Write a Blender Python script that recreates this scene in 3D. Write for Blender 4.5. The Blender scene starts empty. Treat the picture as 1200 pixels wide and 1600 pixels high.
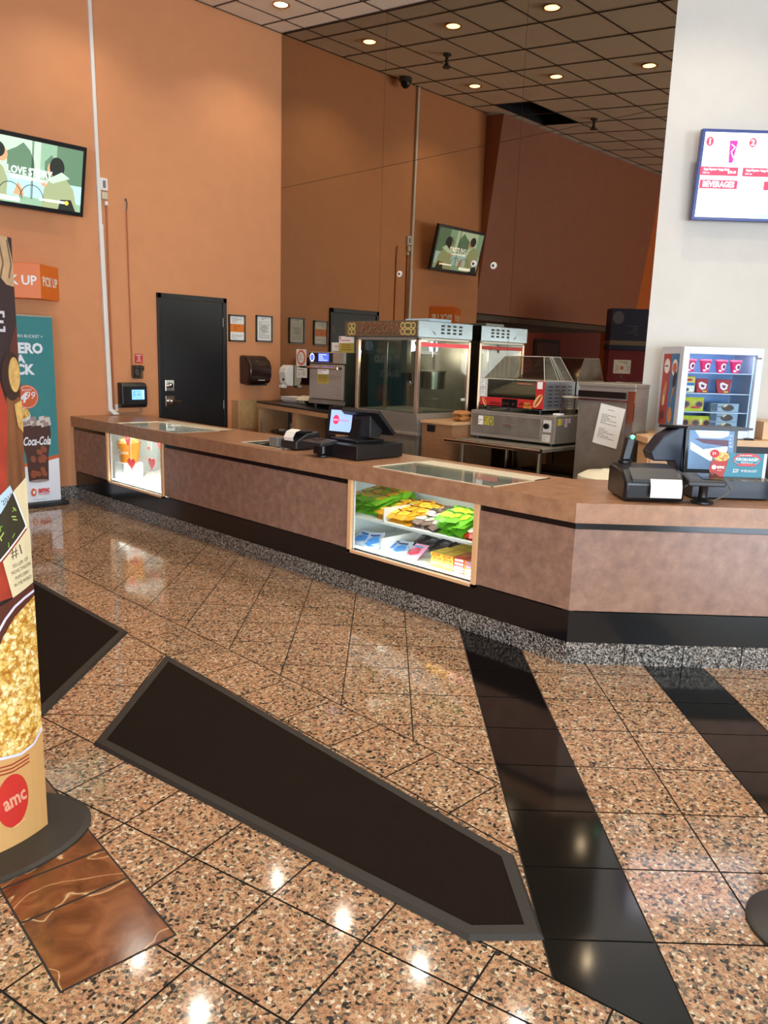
import bpy, bmesh, math, random
from mathutils import Vector, Matrix
random.seed(7)
SC = bpy.context.scene
COL = SC.collection
S2 = math.sqrt(.5)
# World axes: +X = along the orange wall towards the mirror, +Y = along the long counter towards the orange wall.
# The floor tile grid (and the right counter leg) is turned 45 degrees: XY() converts that frame into world axes.
def XY(x, y, z=0.0): return ((x + y) * S2, (y - x) * S2, z)

# ---------------------------------------------------------------- camera
EYE = (0, 0, 1.55)
F, PITCH, ROLL, YAW = 1220.0, .1945, .031, .0019
cy_, sy_ = math.cos(YAW), math.sin(YAW)
fw = Vector((sy_ * math.cos(PITCH), cy_ * math.cos(PITCH), -math.sin(PITCH)))
r0 = Vector((cy_, -sy_, 0)); u0 = r0.cross(fw)
rt = math.cos(ROLL) * r0 + math.sin(ROLL) * u0
up = -math.sin(ROLL) * r0 + math.cos(ROLL) * u0
rt, up, fw = [Vector(XY(*v)) for v in (rt, up, fw)]
cam_d = bpy.data.cameras.new('camera'); cam = bpy.data.objects.new('camera', cam_d); COL.objects.link(cam)
m = Matrix.Identity(4)
for i, v in enumerate((rt, up, -fw)):
    for j in range(3): m[j][i] = v[j]
m.translation = EYE
cam.matrix_world = m
cam_d.sensor_fit = 'HORIZONTAL'; cam_d.sensor_width = 36; cam_d.lens = 36 * F / 1200
cam_d.clip_start = .05
SC.camera = cam

# ---------------------------------------------------------------- light and exposure
w = bpy.data.worlds.new('world'); SC.world = w; w.use_nodes = True
w.node_tree.nodes['Background'].inputs[0].default_value = (.62, .78, 1, 1)
w.node_tree.nodes['Background'].inputs[1].default_value = .7
SC.view_settings.view_transform = 'Standard'
SC.view_settings.look = 'None'
SC.view_settings.gamma = 1
SC.view_settings.use_curve_mapping = False
SC.view_settings.exposure = 0.12
DAY = 560.0            # watts per storefront window
SPOT = 50.0            # watts per downlight
def area(name, loc, target, sx, sy, power, col, parent=None, spread=math.pi):
    l = bpy.data.lights.new(name, 'AREA'); l.shape = 'RECTANGLE'; l.size = sx; l.size_y = sy
    l.energy = power; l.color = col; l.spread = spread
    o = bpy.data.objects.new(name, l); COL.objects.link(o)
    o.location = loc
    o.rotation_euler = (Vector(target) - Vector(loc)).to_track_quat('-Z', 'Y').to_euler()
    if parent:
        o.parent = parent; o.location = Vector(loc) - parent.location
    return o
WIN = [(-2.3, -.3), (.3, 2.9), (5.3, 8.3)]      # storefront openings in the rear wall, tile-frame x
for x0, x1 in WIN:
    xc = (x0 + x1) / 2
    area('daylight', XY(xc, -5.9, 1.6), XY(xc * .7, 5, 9.5), x1 - x0, 2.7, DAY * (x1 - x0) / 2.4, (.71, .84, 1.0))

# ---------------------------------------------------------------- helpers
def lin(c):
    c = c / 255.0
    return c / 12.92 if c <= .04045 else ((c + .055) / 1.055) ** 2.4
def rgb(*c): return (lin(c[0]), lin(c[1]), lin(c[2]), 1)
def nt(name):
    m = bpy.data.materials.new(name); m.use_nodes = True
    return m, m.node_tree.nodes, m.node_tree.links, m.node_tree.nodes['Principled BSDF']
def mat(name, c, rough=.5, metal=0, spec=.5, emit=0, ec=None, noise=0, scale=30, bump=0, stretch=None, coat=0, det=4):
    m, N, L, P = nt(name)
    base = rgb(*c)
    P.inputs['Base Color'].default_value = base
    P.inputs['Roughness'].default_value = rough; P.inputs['Metallic'].default_value = metal
    P.inputs['Specular IOR Level'].default_value = spec
    P.inputs['Coat Weight'].default_value = coat; P.inputs['Coat Roughness'].default_value = .08
    if emit:
        P.inputs['Emission Color'].default_value = rgb(*(ec or c)); P.inputs['Emission Strength'].default_value = emit
    if noise or bump:
        tc = N.new('ShaderNodeTexCoord'); nz = N.new('ShaderNodeTexNoise'); nz.inputs['Scale'].default_value = scale
        nz.inputs['Detail'].default_value = det
        if stretch:
            mp = N.new('ShaderNodeMapping'); mp.inputs['Scale'].default_value = stretch
            L.new(tc.outputs['Object'], mp.inputs['Vector']); L.new(mp.outputs[0], nz.inputs['Vector'])
        else: L.new(tc.outputs['Object'], nz.inputs['Vector'])
        if noise:
            cr = N.new('ShaderNodeValToRGB')
            cr.color_ramp.elements[0].position = .3; cr.color_ramp.elements[1].position = .7
            cr.color_ramp.elements[0].color = [v * (1 - noise) for v in base[:3]] + [1]
            cr.color_ramp.elements[1].color = [min(1, v * (1 + noise)) for v in base[:3]] + [1]
            L.new(nz.outputs['Fac'], cr.inputs[0]); L.new(cr.outputs[0], P.inputs['Base Color'])
        if bump:
            b = N.new('ShaderNodeBump'); b.inputs['Strength'].default_value = bump; b.inputs['Distance'].default_value = .01
            L.new(nz.outputs['Fac'], b.inputs['Height']); L.new(b.outputs[0], P.inputs['Normal'])
    return m
def ramp(N, stops, interp='LINEAR'):
    cr = N.new('ShaderNodeValToRGB'); e = cr.color_ramp.elements; cr.color_ramp.interpolation = interp
    while len(e) < len(stops): e.new(.5)
    for i, (p, c) in enumerate(stops): e[i].position = p; e[i].color = rgb(*c)
    return cr
def granite(name, stops, scale, rough=.12):
    m, N, L, P = nt(name)
    tc = N.new('ShaderNodeTexCoord'); nz = N.new('ShaderNodeTexNoise'); nz.inputs['Scale'].default_value = scale * .7; nz.inputs['Detail'].default_value = 3
    mx = N.new('ShaderNodeMix'); mx.data_type = 'VECTOR'; mx.inputs[0].default_value = .012
    L.new(tc.outputs['Object'], nz.inputs['Vector'])
    L.new(tc.outputs['Object'], mx.inputs[4]); L.new(nz.outputs['Color'], mx.inputs[5])
    v = N.new('ShaderNodeTexVoronoi'); v.inputs['Scale'].default_value = scale; v.inputs['Randomness'].default_value = 1
    L.new(mx.outputs[1], v.inputs['Vector'])
    sp = N.new('ShaderNodeSeparateColor'); L.new(v.outputs['Color'], sp.inputs[0])
    cr = ramp(N, stops, 'CONSTANT'); L.new(sp.outputs[0], cr.inputs[0])
    v2 = N.new('ShaderNodeTexVoronoi'); v2.inputs['Scale'].default_value = scale * 2.3; L.new(mx.outputs[1], v2.inputs['Vector'])
    sp2 = N.new('ShaderNodeSeparateColor'); L.new(v2.outputs['Color'], sp2.inputs[0])
    cr2 = ramp(N, [(0, (40, 36, 32)), (.22, (255, 255, 255)), (.9, (255, 240, 225))], 'CONSTANT'); L.new(sp2.outputs[1], cr2.inputs[0])
    mm = N.new('ShaderNodeMix'); mm.data_type = 'RGBA'; mm.blend_type = 'MULTIPLY'; mm.inputs[0].default_value = .5
    L.new(cr.outputs[0], mm.inputs[6]); L.new(cr2.outputs[0], mm.inputs[7])
    L.new(mm.outputs[2], P.inputs['Base Color'])
    P.inputs['Roughness'].default_value = rough; P.inputs['Specular IOR Level'].default_value = .6
    return m
def glassy(name, tint=(235, 240, 238), refl=.10, rough=.02):
    m, N, L, P = nt(name); N.remove(P)
    t = N.new('ShaderNodeBsdfTransparent'); t.inputs[0].default_value = rgb(*tint)
    g = N.new('ShaderNodeBsdfGlossy'); g.inputs['Roughness'].default_value = rough
    lw = N.new('ShaderNodeLayerWeight'); pw = N.new('ShaderNodeMath'); pw.operation = 'POWER'; pw.inputs[1].default_value = 4; L.new(lw.outputs['Facing'], pw.inputs[0])
    ad = N.new('ShaderNodeMath'); ad.operation = 'ADD'; ad.inputs[1].default_value = refl; ad.use_clamp = True
    mx = N.new('ShaderNodeMixShader'); out = N['Material Output']
    L.new(pw.outputs[0], ad.inputs[0]); L.new(ad.outputs[0], mx.inputs[0]); L.new(t.outputs[0], mx.inputs[1]); L.new(g.outputs[0], mx.inputs[2])
    L.new(mx.outputs[0], out.inputs['Surface'])
    return m
M = {}
def C(name, c, **k):
    if name not in M: M[name] = mat(name, c, **k)
    return M[name]

class MB:
    def __init__(s): s.v = []; s.f = []; s.mi = []; s.mats = []; s.cur = 0
    def use(s, m):
        if m not in s.mats: s.mats.append(m)
        s.cur = s.mats.index(m); return s
    def add(s, vs, fs):
        n = len(s.v); s.v += [tuple(v) for v in vs]
        for f in fs: s.f.append([n + i for i in f]); s.mi.append(s.cur)
        return s
    def box(s, x0, y0, z0, x1, y1, z1):
        x0, x1 = sorted((x0, x1)); y0, y1 = sorted((y0, y1)); z0, z1 = sorted((z0, z1))
        return s.add([(x, y, z) for z in (z0, z1) for y in (y0, y1) for x in (x0, x1)],
                     [(0, 2, 3, 1), (4, 5, 7, 6), (0, 1, 5, 4), (2, 6, 7, 3), (0, 4, 6, 2), (1, 3, 7, 5)])
    def prism(s, poly, z0, z1, top=None):
        n = len(poly); t = top or poly
        ar = sum(poly[i][0] * poly[(i + 1) % n][1] - poly[(i + 1) % n][0] * poly[i][1] for i in range(n))
        if ar < 0: poly = poly[::-1]; t = t[::-1]
        return s.add([(p[0], p[1], z0) for p in poly] + [(p[0], p[1], z1) for p in t],
                     [tuple(range(n))[::-1], tuple(range(n, 2 * n))] + [(i, (i + 1) % n, n + (i + 1) % n, n + i) for i in range(n)])
    def sweep(s, prof, ax, c0, c1):
        """profile polygon in the two other axes, extruded along axis ax (0,1,2)"""
        def P(p, c):
            q = list(p); q.insert(ax, c); return tuple(q)
        n = len(prof)
        return s.add([P(p, c0) for p in prof] + [P(p, c1) for p in prof],
                     [tuple(range(n)), tuple(range(n, 2 * n))[::-1]] + [(i, n + i, n + (i + 1) % n, (i + 1) % n) for i in range(n)])
    def quad(s, *p): return s.add(p, [tuple(range(len(p)))])
    def cyl(s, p0, p1, r0, r1=None, n=16, cap=True):
        p0 = Vector(p0); p1 = Vector(p1); r1 = r0 if r1 is None else r1
        d = (p1 - p0).normalized(); a = d.orthogonal().normalized(); b = d.cross(a)
        vs = []
        for c, r in ((p0, r0), (p1, r1)):
            for i in range(n):
                t = 2 * math.pi * i / n; vs.append(c + a * (r * math.cos(t)) + b * (r * math.sin(t)))
        fs = [(i, (i + 1) % n, n + (i + 1) % n, n + i) for i in range(n)]
        if cap: fs += [tuple(range(n))[::-1], tuple(range(n, 2 * n))]
        return s.add(vs, fs)
    def tube(s, pts, r, n=8):
        for a, b in zip(pts[:-1], pts[1:]): s.cyl(a, b, r, n=n)
        return s
    def lathe(s, prof, c=(0, 0, 0), n=28, sx=1, sy=1):
        vs = []; fs = []
        for r, z in prof:
            for i in range(n):
                t = 2 * math.pi * i / n; vs.append((c[0] + r * math.cos(t) * sx, c[1] + r * math.sin(t) * sy, c[2] + z))
        for k in range(len(prof) - 1):
            for i in range(n): fs.append((k * n + i, k * n + (i + 1) % n, (k + 1) * n + (i + 1) % n, (k + 1) * n + i))
        if prof[0][0] > 1e-5: fs.append(tuple(range(n))[::-1])
        if prof[-1][0] > 1e-5: fs.append(tuple(range((len(prof) - 1) * n, len(prof) * n)))
        return s.add(vs, fs)
    def build(s, name, m=None, parent=None, bevel=0, smooth=False, local=False, seg=2):
        me = bpy.data.meshes.new(name)
        vs = s.v
        if parent is not None and not local:
            vs = [Vector(v) - parent_world(parent) for v in vs]
        me.from_pydata([tuple(v) for v in vs], [], s.f); 
        mats = s.mats or [m]
        for x in mats: me.materials.append(x)
        for p, i in zip(me.polygons, s.mi): p.material_index = i
        me.update(); me.validate()
        if smooth:
            for p in me.polygons: p.use_smooth = True
            try: me.set_sharp_from_angle(angle=math.radians(40))
            except Exception: pass
        o = bpy.data.objects.new(name, me); COL.objects.link(o)
        if parent is not None: o.parent = parent
        if bevel:
            md = o.modifiers.new('bevel', 'BEVEL'); md.width = bevel; md.segments = seg; md.limit_method = 'ANGLE'; md.angle_limit = math.radians(35)
        return o
def parent_world(p):
    v = Vector((0, 0, 0))
    while p is not None: v += p.location; p = p.parent
    return v
def thing(name, label, cat, loc=(0, 0, 0), rotz=0, group=None):
    o = bpy.data.objects.new(name, None); COL.objects.link(o); o.location = loc; o.rotation_euler = (0, 0, rotz)
    o.empty_display_size = .1
    return tag(o, label, cat, group)
def tag(o, label, cat, group=None):
    o['label'] = label; o['category'] = cat
    if group: o['group'] = group
    return o
def struct(o, label=None):
    o['kind'] = 'structure'
    if label: o['label'] = label; 
    return o
def dup(root, loc, rotz=0, label=None, tilt=None):
    r = root.copy(); COL.objects.link(r); r.location = loc; r.rotation_euler = tilt or (0, 0, rotz)
    if label: r['label'] = label
    for ch in list(root.children):
        c = ch.copy(); COL.objects.link(c); c.parent = r
        for g in ch.children:
            d = g.copy(); COL.objects.link(d); d.parent = c
    return r
R45 = -math.pi / 4      # a thing with this rotz has its local axes on the tile frame

# text turned into mesh data, in a 2D plane
def text2d(s, size, bold=0, shear=0, align='CENTER', spacing=1):
    cu = bpy.data.curves.new('t', 'FONT'); cu.body = s; cu.size = size; cu.align_x = align; cu.align_y = 'CENTER'
    cu.offset = bold; cu.shear = shear; cu.resolution_u = 2; cu.space_character = spacing
    o = bpy.data.objects.new('t', cu); COL.objects.link(o)
    dg = bpy.context.evaluated_depsgraph_get(); me = bpy.data.meshes.new_from_object(o.evaluated_get(dg))
    vs = [(v.co.x, v.co.y) for v in me.vertices]; fs = [tuple(p.vertices) for p in me.polygons]
    bpy.data.objects.remove(o); bpy.data.curves.remove(cu); bpy.data.meshes.remove(me)
    return vs, fs
def hclip(poly, a, b, c):
    """keep a*x+b*y<=c"""
    out = []
    for i in range(len(poly)):
        p, q = poly[i - 1], poly[i]; dp = a * p[0] + b * p[1] - c; dq = a * q[0] + b * q[1] - c
        if (dp <= 0) != (dq <= 0):
            t = dp / (dp - dq); out.append((p[0] + t * (q[0] - p[0]), p[1] + t * (q[1] - p[1])))
        if dq <= 0: out.append(q)
    return out
class Print:
    """flat printed artwork on a surface: u to the right, v up, painted in layers half a millimetre apart"""
    def __init__(s, o, right, up_, fmap=None, step=.0003):
        s.o = Vector(o); s.r = Vector(right).normalized(); s.u = Vector(up_).normalized(); s.n = s.r.cross(s.u)
        s.mb = MB(); s.k = 0; s.flip = 1; s.fmap = fmap; s.step = step; s.clip = None; s.strip = None
    def P(s, x, y, h):
        if s.fmap: return s.fmap(x, y, h)
        return s.o + s.r * x + s.u * y + s.n * h
    def poly(s, pts, m, layer=None):
        s.mb.use(m); 
        if layer is None: s.k += 1; layer = s.k
        if s.clip:
            x0, y0, x1, y1 = s.clip
            for c in ((-1, 0, -x0), (1, 0, x1), (0, -1, -y0), (0, 1, y1)): pts = hclip(pts, *c)
            if len(pts) < 3: return s
        if s.strip:
            us = [p[0] for p in pts]; i0 = math.floor(min(us) / s.strip); i1 = math.floor(max(us) / s.strip)
            for i in range(i0, i1 + 1):
                q = hclip(hclip(pts, 1, 0, (i + 1) * s.strip), -1, 0, -i * s.strip)
                if len(q) >= 3: s.mb.add([s.P(p[0], p[1], layer * s.step) for p in q], [tuple(range(len(q)))])
            return s
        s.mb.add([s.P(p[0], p[1], layer * s.step) for p in pts], [tuple(range(len(pts)))]); return s
    def rect(s, x0, y0, x1, y1, m, layer=None): return s.poly([(x0, y0), (x1, y0), (x1, y1), (x0, y1)], m, layer)
    def ell(s, x, y, rx, ry, m, layer=None, n=28, rot=0):
        c, d = math.cos(rot), math.sin(rot)
        pts = []
        for i in range(n):
            t = 2 * math.pi * i / n; a, b = rx * math.cos(t), ry * math.sin(t); pts.append((x + a * c - b * d, y + a * d + b * c))
        return s.poly(pts, m, layer)
    def heart(s, x, y, r, m, rot=0):
        pts = []
        for i in range(24):
            t = 2 * math.pi * i / 24
            a = r * math.sin(t) ** 3; b = r * (13 * math.cos(t) - 5 * math.cos(2 * t) - 2 * math.cos(3 * t) - math.cos(4 * t)) / 16
            pts.append((x + a * math.cos(rot) - b * math.sin(rot), y + a * math.sin(rot) + b * math.cos(rot)))
        return s.poly(pts, m)
    def line(s, pts, wd, m, layer=None):
        if layer is None: s.k += 1; layer = s.k
        for a, b in zip(pts[:-1], pts[1:]):
            d = Vector((b[0] - a[0], b[1] - a[1])); 
            if d.length < 1e-6: continue
            n = Vector((-d.y, d.x)).normalized() * wd / 2
            s.poly([(a[0] - n.x, a[1] - n.y), (b[0] - n.x, b[1] - n.y), (b[0] + n.x, b[1] + n.y), (a[0] + n.x, a[1] + n.y)], m, layer)
        return s
    def text(s, t, x, y, size, m, bold=0, width=None, rot=0, shear=0, align='CENTER', spacing=1):
        vs, fs = text2d(t, size, bold, shear, align, spacing)
        if not vs: return s
        if width:
            w_ = max(v[0] for v in vs) - min(v[0] for v in vs); k = width / w_; vs = [(v[0] * k, v[1]) for v in vs]
        c, d = math.cos(rot), math.sin(rot); s.k += 1
        vs = [(x + s.flip * (a * c - b * d), y + a * d + b * c) for a, b in vs]
        if s.clip:
            x0, y0, x1, y1 = s.clip
            fs = [f for f in fs if all(x0 <= vs[i][0] <= x1 and y0 <= vs[i][1] <= y1 for i in f)]
        s.mb.use(m); s.mb.add([s.P(a, b, s.k * s.step) for a, b in vs], fs); return s
    def lines(s, x0, x1, y0, y1, n, m, wd=None, seed=1):
        """rows of unreadable small print"""
        rr = random.Random(seed); s.k += 1; h = (y1 - y0) / n
        for i in range(n):
            yy = y1 - (i + .5) * h; x = x0
            while x < x1 - .1 * (x1 - x0):
                l = rr.uniform(.08, .2) * (x1 - x0); s.rect(x, yy - h * .18, min(x + l, x1), yy + h * .18, m, s.k); x += l + .035 * (x1 - x0)
                if rr.random() < .12: break
        return s
    def build(s, name, parent=None, local=False): return s.mb.build(name, None, parent, local=local)

# ---------------------------------------------------------------- materials
orange = mat('orange_paint', (208, 142, 97), rough=.55, spec=.3, noise=.03, scale=5, bump=.04)
white_paint = mat('cream_paint', (204, 198, 188), rough=.6, spec=.3, noise=.02, scale=6)
ceil_m = mat('ceiling_tile', (238, 230, 214), rough=.9, spec=.1, noise=.05, scale=45, bump=.05)
bar_m = mat('dark_grid_bar', (42, 32, 30), rough=.5)
black_gloss = mat('black_gloss_laminate', (16, 16, 18), rough=.16, spec=.5)
black_metal = mat('black_door_paint', (24, 24, 26), rough=.42)
black_plastic = mat('black_plastic', (20, 20, 22), rough=.32)
dark_plastic = mat('dark_grey_plastic', (38, 37, 39), rough=.4)
rubber = mat('black_rubber', (30, 26, 21), rough=.55, noise=.15, scale=60)
carpet = mat('dark_brown_mat_pile', (30, 21, 15), rough=.95, spec=.1, noise=.45, scale=260, bump=.6)
steel = mat('brushed_steel', (176, 170, 158), rough=.36, metal=.62, noise=.10, scale=14, stretch=(1, 1, 14))
steel_d = mat('worn_steel', (142, 134, 122), rough=.42, metal=.55, noise=.15, scale=10)
chrome = mat('chrome', (200, 196, 188), rough=.12, metal=1)
white_pl = mat('white_plastic', (226, 222, 214), rough=.35)
paper = mat('white_paper', (232, 228, 218), rough=.7)
tan_wood = mat('tan_laminate', (196, 152, 108), rough=.4, noise=.06, scale=20)
brown_wood = mat('brown_laminate', (142, 100, 68), rough=.4, noise=.16, scale=40, det=6)
glass = glassy('clear_glass'); tint_glass = glassy('smoky_glass', (205, 208, 200), .03); acrylic = glassy('clear_plastic', (205, 200, 190), .07, .06)
case_glass = glassy('case_glass', (246, 250, 250), .03)
red_m = C('red_print', (190, 40, 40)); white_m = C('white_print', (238, 236, 230)); ink = C('dark_ink', (48, 44, 44)); grey_ink = C('grey_ink', (120, 116, 112))
yellow_m = C('yellow_print', (214, 190, 60)); orange_m = C('orange_print', (222, 120, 40))
gran = granite('pink_granite', [(0, (50, 46, 42)), (.10, (112, 98, 82)), (.24, (180, 156, 124)), (.36, (168, 128, 98)), (.58, (186, 146, 112)), (.80, (150, 112, 84)), (.93, (208, 192, 166))], 104, .08)
gran_dk = granite('grey_granite', [(0, (34, 34, 36)), (.3, (86, 80, 74)), (.5, (150, 142, 132)), (.75, (110, 102, 94)), (.9, (184, 178, 168))], 150, .2)
blk_gran = mat('black_granite', (14, 14, 13), rough=.09, spec=.6, noise=.3, scale=120)
grout = mat('dark_grout', (34, 27, 22), rough=.8)
# brown laminate of the counter: mottled
lam, N, L, P = nt('mottled_brown_laminate')
tc = N.new('ShaderNodeTexCoord'); n1 = N.new('ShaderNodeTexNoise'); n1.inputs['Scale'].default_value = 14; n1.inputs['Detail'].default_value = 8; n1.inputs['Roughness'].default_value = .65
cr = ramp(N, [(.3, (122, 92, 78)), (.5, (140, 106, 88)), (.7, (154, 120, 100))]); L.new(tc.outputs['Object'], n1.inputs['Vector']); L.new(n1.outputs['Fac'], cr.inputs[0]); L.new(cr.outputs[0], P.inputs['Base Color'])
P.inputs['Roughness'].default_value = .27; P.inputs['Specular IOR Level'].default_value = .5
lam_top, N, L, P = nt('mottled_brown_worktop')
tc = N.new('ShaderNodeTexCoord'); n1 = N.new('ShaderNodeTexNoise'); n1.inputs['Scale'].default_value = 14; n1.inputs['Detail'].default_value = 8; n1.inputs['Roughness'].default_value = .65
cr = ramp(N, [(.3, (138, 100, 74)), (.5, (158, 116, 86)), (.7, (174, 130, 98))]); L.new(tc.outputs['Object'], n1.inputs['Vector']); L.new(n1.outputs['Fac'], cr.inputs[0]); L.new(cr.outputs[0], P.inputs['Base Color'])
P.inputs['Roughness'].default_value = .3
# red-brown marble with pale veins
marble, N, L, P = nt('red_brown_marble')
tc = N.new('ShaderNodeTexCoord'); n1 = N.new('ShaderNodeTexNoise'); n1.inputs['Scale'].default_value = 9; n1.inputs['Detail'].default_value = 8; n1.inputs['Distortion'].default_value = 1.0
cr = ramp(N, [(.3, (78, 44, 24)), (.5, (112, 66, 36)), (.7, (138, 88, 52))]); L.new(tc.outputs['Object'], n1.inputs['Vector']); L.new(n1.outputs['Fac'], cr.inputs[0])
n2 = N.new('ShaderNodeTexNoise'); n2.inputs['Scale'].default_value = 2.6; n2.inputs['Detail'].default_value = 4; n2.inputs['Distortion'].default_value = .7; L.new(tc.outputs['Object'], n2.inputs['Vector'])
sb = N.new('ShaderNodeMath'); sb.operation = 'SUBTRACT'; sb.inputs[1].default_value = .5; L.new(n2.outputs['Fac'], sb.inputs[0])
ab_ = N.new('ShaderNodeMath'); ab_.operation = 'ABSOLUTE'; L.new(sb.outputs[0], ab_.inputs[0])
c2 = ramp(N, [(.0, (255, 255, 255)), (.004, (120, 120, 120)), (.009, (0, 0, 0))]); L.new(ab_.outputs[0], c2.inputs[0])
mm = N.new('ShaderNodeMix'); mm.data_type = 'RGBA'; L.new(c2.outputs[0], mm.inputs[0]); L.new(cr.outputs[0], mm.inputs[6]); mm.inputs[7].default_value = rgb(206, 170, 124)
L.new(mm.outputs[2], P.inputs['Base Color']); P.inputs['Roughness'].default_value = .14
# popcorn print
popm, N, L, P = nt('popcorn_print')
tc = N.new('ShaderNodeTexCoord'); v = N.new('ShaderNodeTexVoronoi'); v.inputs['Scale'].default_value = 62; v.inputs['Randomness'].default_value = 1
pn = N.new('ShaderNodeTexNoise'); pn.inputs['Scale'].default_value = 60; pn.inputs['Detail'].default_value = 3; L.new(tc.outputs['Object'], pn.inputs['Vector']); pm = N.new('ShaderNodeMix'); pm.data_type = 'VECTOR'; pm.inputs[0].default_value = .035; L.new(tc.outputs['Object'], pm.inputs[4]); L.new(pn.outputs['Color'], pm.inputs[5])
L.new(pm.outputs[1], v.inputs['Vector']); sp = N.new('ShaderNodeSeparateColor'); L.new(v.outputs['Color'], sp.inputs[0])
cr = ramp(N, [(0, (206, 166, 84)), (.2, (234, 206, 124)), (.5, (244, 228, 164)), (1, (252, 244, 216))]); L.new(sp.outputs[0], cr.inputs[0])
dr = ramp(N, [(.0, (255, 255, 255)), (.6, (236, 214, 170)), (1, (190, 140, 70))]); 
ml = N.new('ShaderNodeMath'); ml.operation = 'MULTIPLY'; ml.inputs[1].default_value = 1.3; L.new(v.outputs['Distance'], ml.inputs[0]); L.new(ml.outputs[0], dr.inputs[0])
mm = N.new('ShaderNodeMix'); mm.data_type = 'RGBA'; mm.blend_type = 'MULTIPLY'; mm.inputs[0].default_value = 1; L.new(cr.outputs[0], mm.inputs[6]); L.new(dr.outputs[0], mm.inputs[7])
L.new(mm.outputs[2], P.inputs['Base Color']); P.inputs['Roughness'].default_value = .5
# bronze mirror
mir, N, L, P = nt('bronze_mirror')
P.inputs['Base Color'].default_value = (.385, .33, .25, 1); P.inputs['Metallic'].default_value = 1; P.inputs['Roughness'].default_value = .0
def glow(name, c, e): return mat(name, c, rough=.6, emit=e)

# ---------------------------------------------------------------- room
def ceil_z(y): return 4.274 + .118 * y
# floor: individual tiles laid over the grout, clipped to the laying zones
fl = MB(); fl.use(grout)
fl.quad(XY(-10, -6.1, -.004), XY(9, -6.1, -.004), XY(9, 14, -.004), XY(-10, 14, -.004))
D2 = (1.0, .1655, 1.7128)       # a + .1655 b = 1.7128, border of the zone in the foreground
def to_ab(p): return ((p[0] + p[1]) * S2, (p[1] - p[0]) * S2)
def lay(m, polys_ab, clips, zones_xy=()):
    fl.use(m)
    for q in polys_ab:
        for c in clips:
            q = hclip(q, *c)
            if len(q) < 3: break
        if len(q) >= 3: fl.add([(p[0], p[1], 0) for p in q], [tuple(range(len(q)))])
G = .003
def gridXY(x0, x1, y0, y1, px, py, ox, oy):
    out = []
    i = math.floor((x0 - ox) / px)
    while ox + i * px < x1:
        j = math.floor((y0 - oy) / py)
        while oy + j * py < y1:
            a, b = max(x0, ox + i * px) + G, min(x1, ox + (i + 1) * px) - G; c, d = oy + j * py + G, oy + (j + 1) * py - G
            if b > a + .01: out.append([to_ab(p) for p in ((a, c), (b, c), (b, d), (a, d))])
            j += 1
        i += 1
    return out
above2 = (-1, -.1655, -1.7128 - G)
left_tiles = gridXY(-9.5, .475, -1, 13, .318, .3135, .475, 3.131)
lay(gran, left_tiles, [(-1, 0, -2.222 - G)])
lay(gran, left_tiles, [(1, 0, 1.932 - G), above2])
strip = [[(1.932 + G, .01 + .318 * j - .04 + G), (2.222 - G, .01 + .318 * j - .04 + G), (2.222 - G, .01 + .318 * (j + 1) - .04 - G), (1.932 + G, .01 + .318 * (j + 1) - .04 - G)] for j in range(-2, 34)]
lay(gran, strip, [above2, (S2, -S2, .475 - G)])     # x<.475
lay(blk_gran, gridXY(.475, .785, -3, 12, .31, .3135, .475, 3.131), [above2])
lay(gran, gridXY(.785, 1.40, -5.9, 12, .3085, .3135, .785, 3.131), [])
lay(blk_gran, gridXY(1.40, 1.714, -5.9, 12, .314, .3135, 1.40, 3.131), [])
lay(gran, gridXY(1.714, 8.6, -5.9, 12, .31, .3135, 1.714, 3.131), [])
# rotated grid in the foreground
e1 = (.2274, -.9738); e2 = (-.9738, -.2274); O = (1.222, 1.632)
low = []
for i in range(-26, 20):
    for j in range(-2, 30):
        q = []
        for (s_, t_) in ((i * .318 + G, j * .318 + G), ((i + 1) * .318 - G, j * .318 + G), ((i + 1) * .318 - G, (j + 1) * .318 - G), (i * .318 + G, (j + 1) * .318 - G)):
            q.append((O[0] + e1[0] * s_ + e2[0] * t_, O[1] + e1[1] * s_ + e2[1] * t_))
        low.append(q)
lay(gran, low, [(1, .1655, 1.7128 - G), (S2, -S2, .785 - G)])
# marble patch let into the granite
ce = (.0583, .9983); cn = (.9983, -.0583); c0 = (.935, 1.684)
def mp(s_, t_): return (c0[0] + ce[0] * s_ - cn[0] * t_, c0[1] + ce[1] * s_ - cn[1] * t_)
fl.use(grout); fl.add([mp(-.006, -.006) + (.0006,), mp(1.4, -.006) + (.0006,), mp(1.4, .306) + (.0006,), mp(-.006, .306) + (.0006,)], [(0, 1, 2, 3)])
fl.use(marble)
for a, b in ((0, .298), (.306, .478), (.486, .80), (.808, 1.1), (1.108, 1.39)):
    fl.add([mp(a, 0) + (.0012,), mp(b, 0) + (.0012,), mp(b, .30) + (.0012,), mp(a, .30) + (.0012,)], [(0, 1, 2, 3)])
floor = struct(fl.build('floor'))
mdl = None
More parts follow.
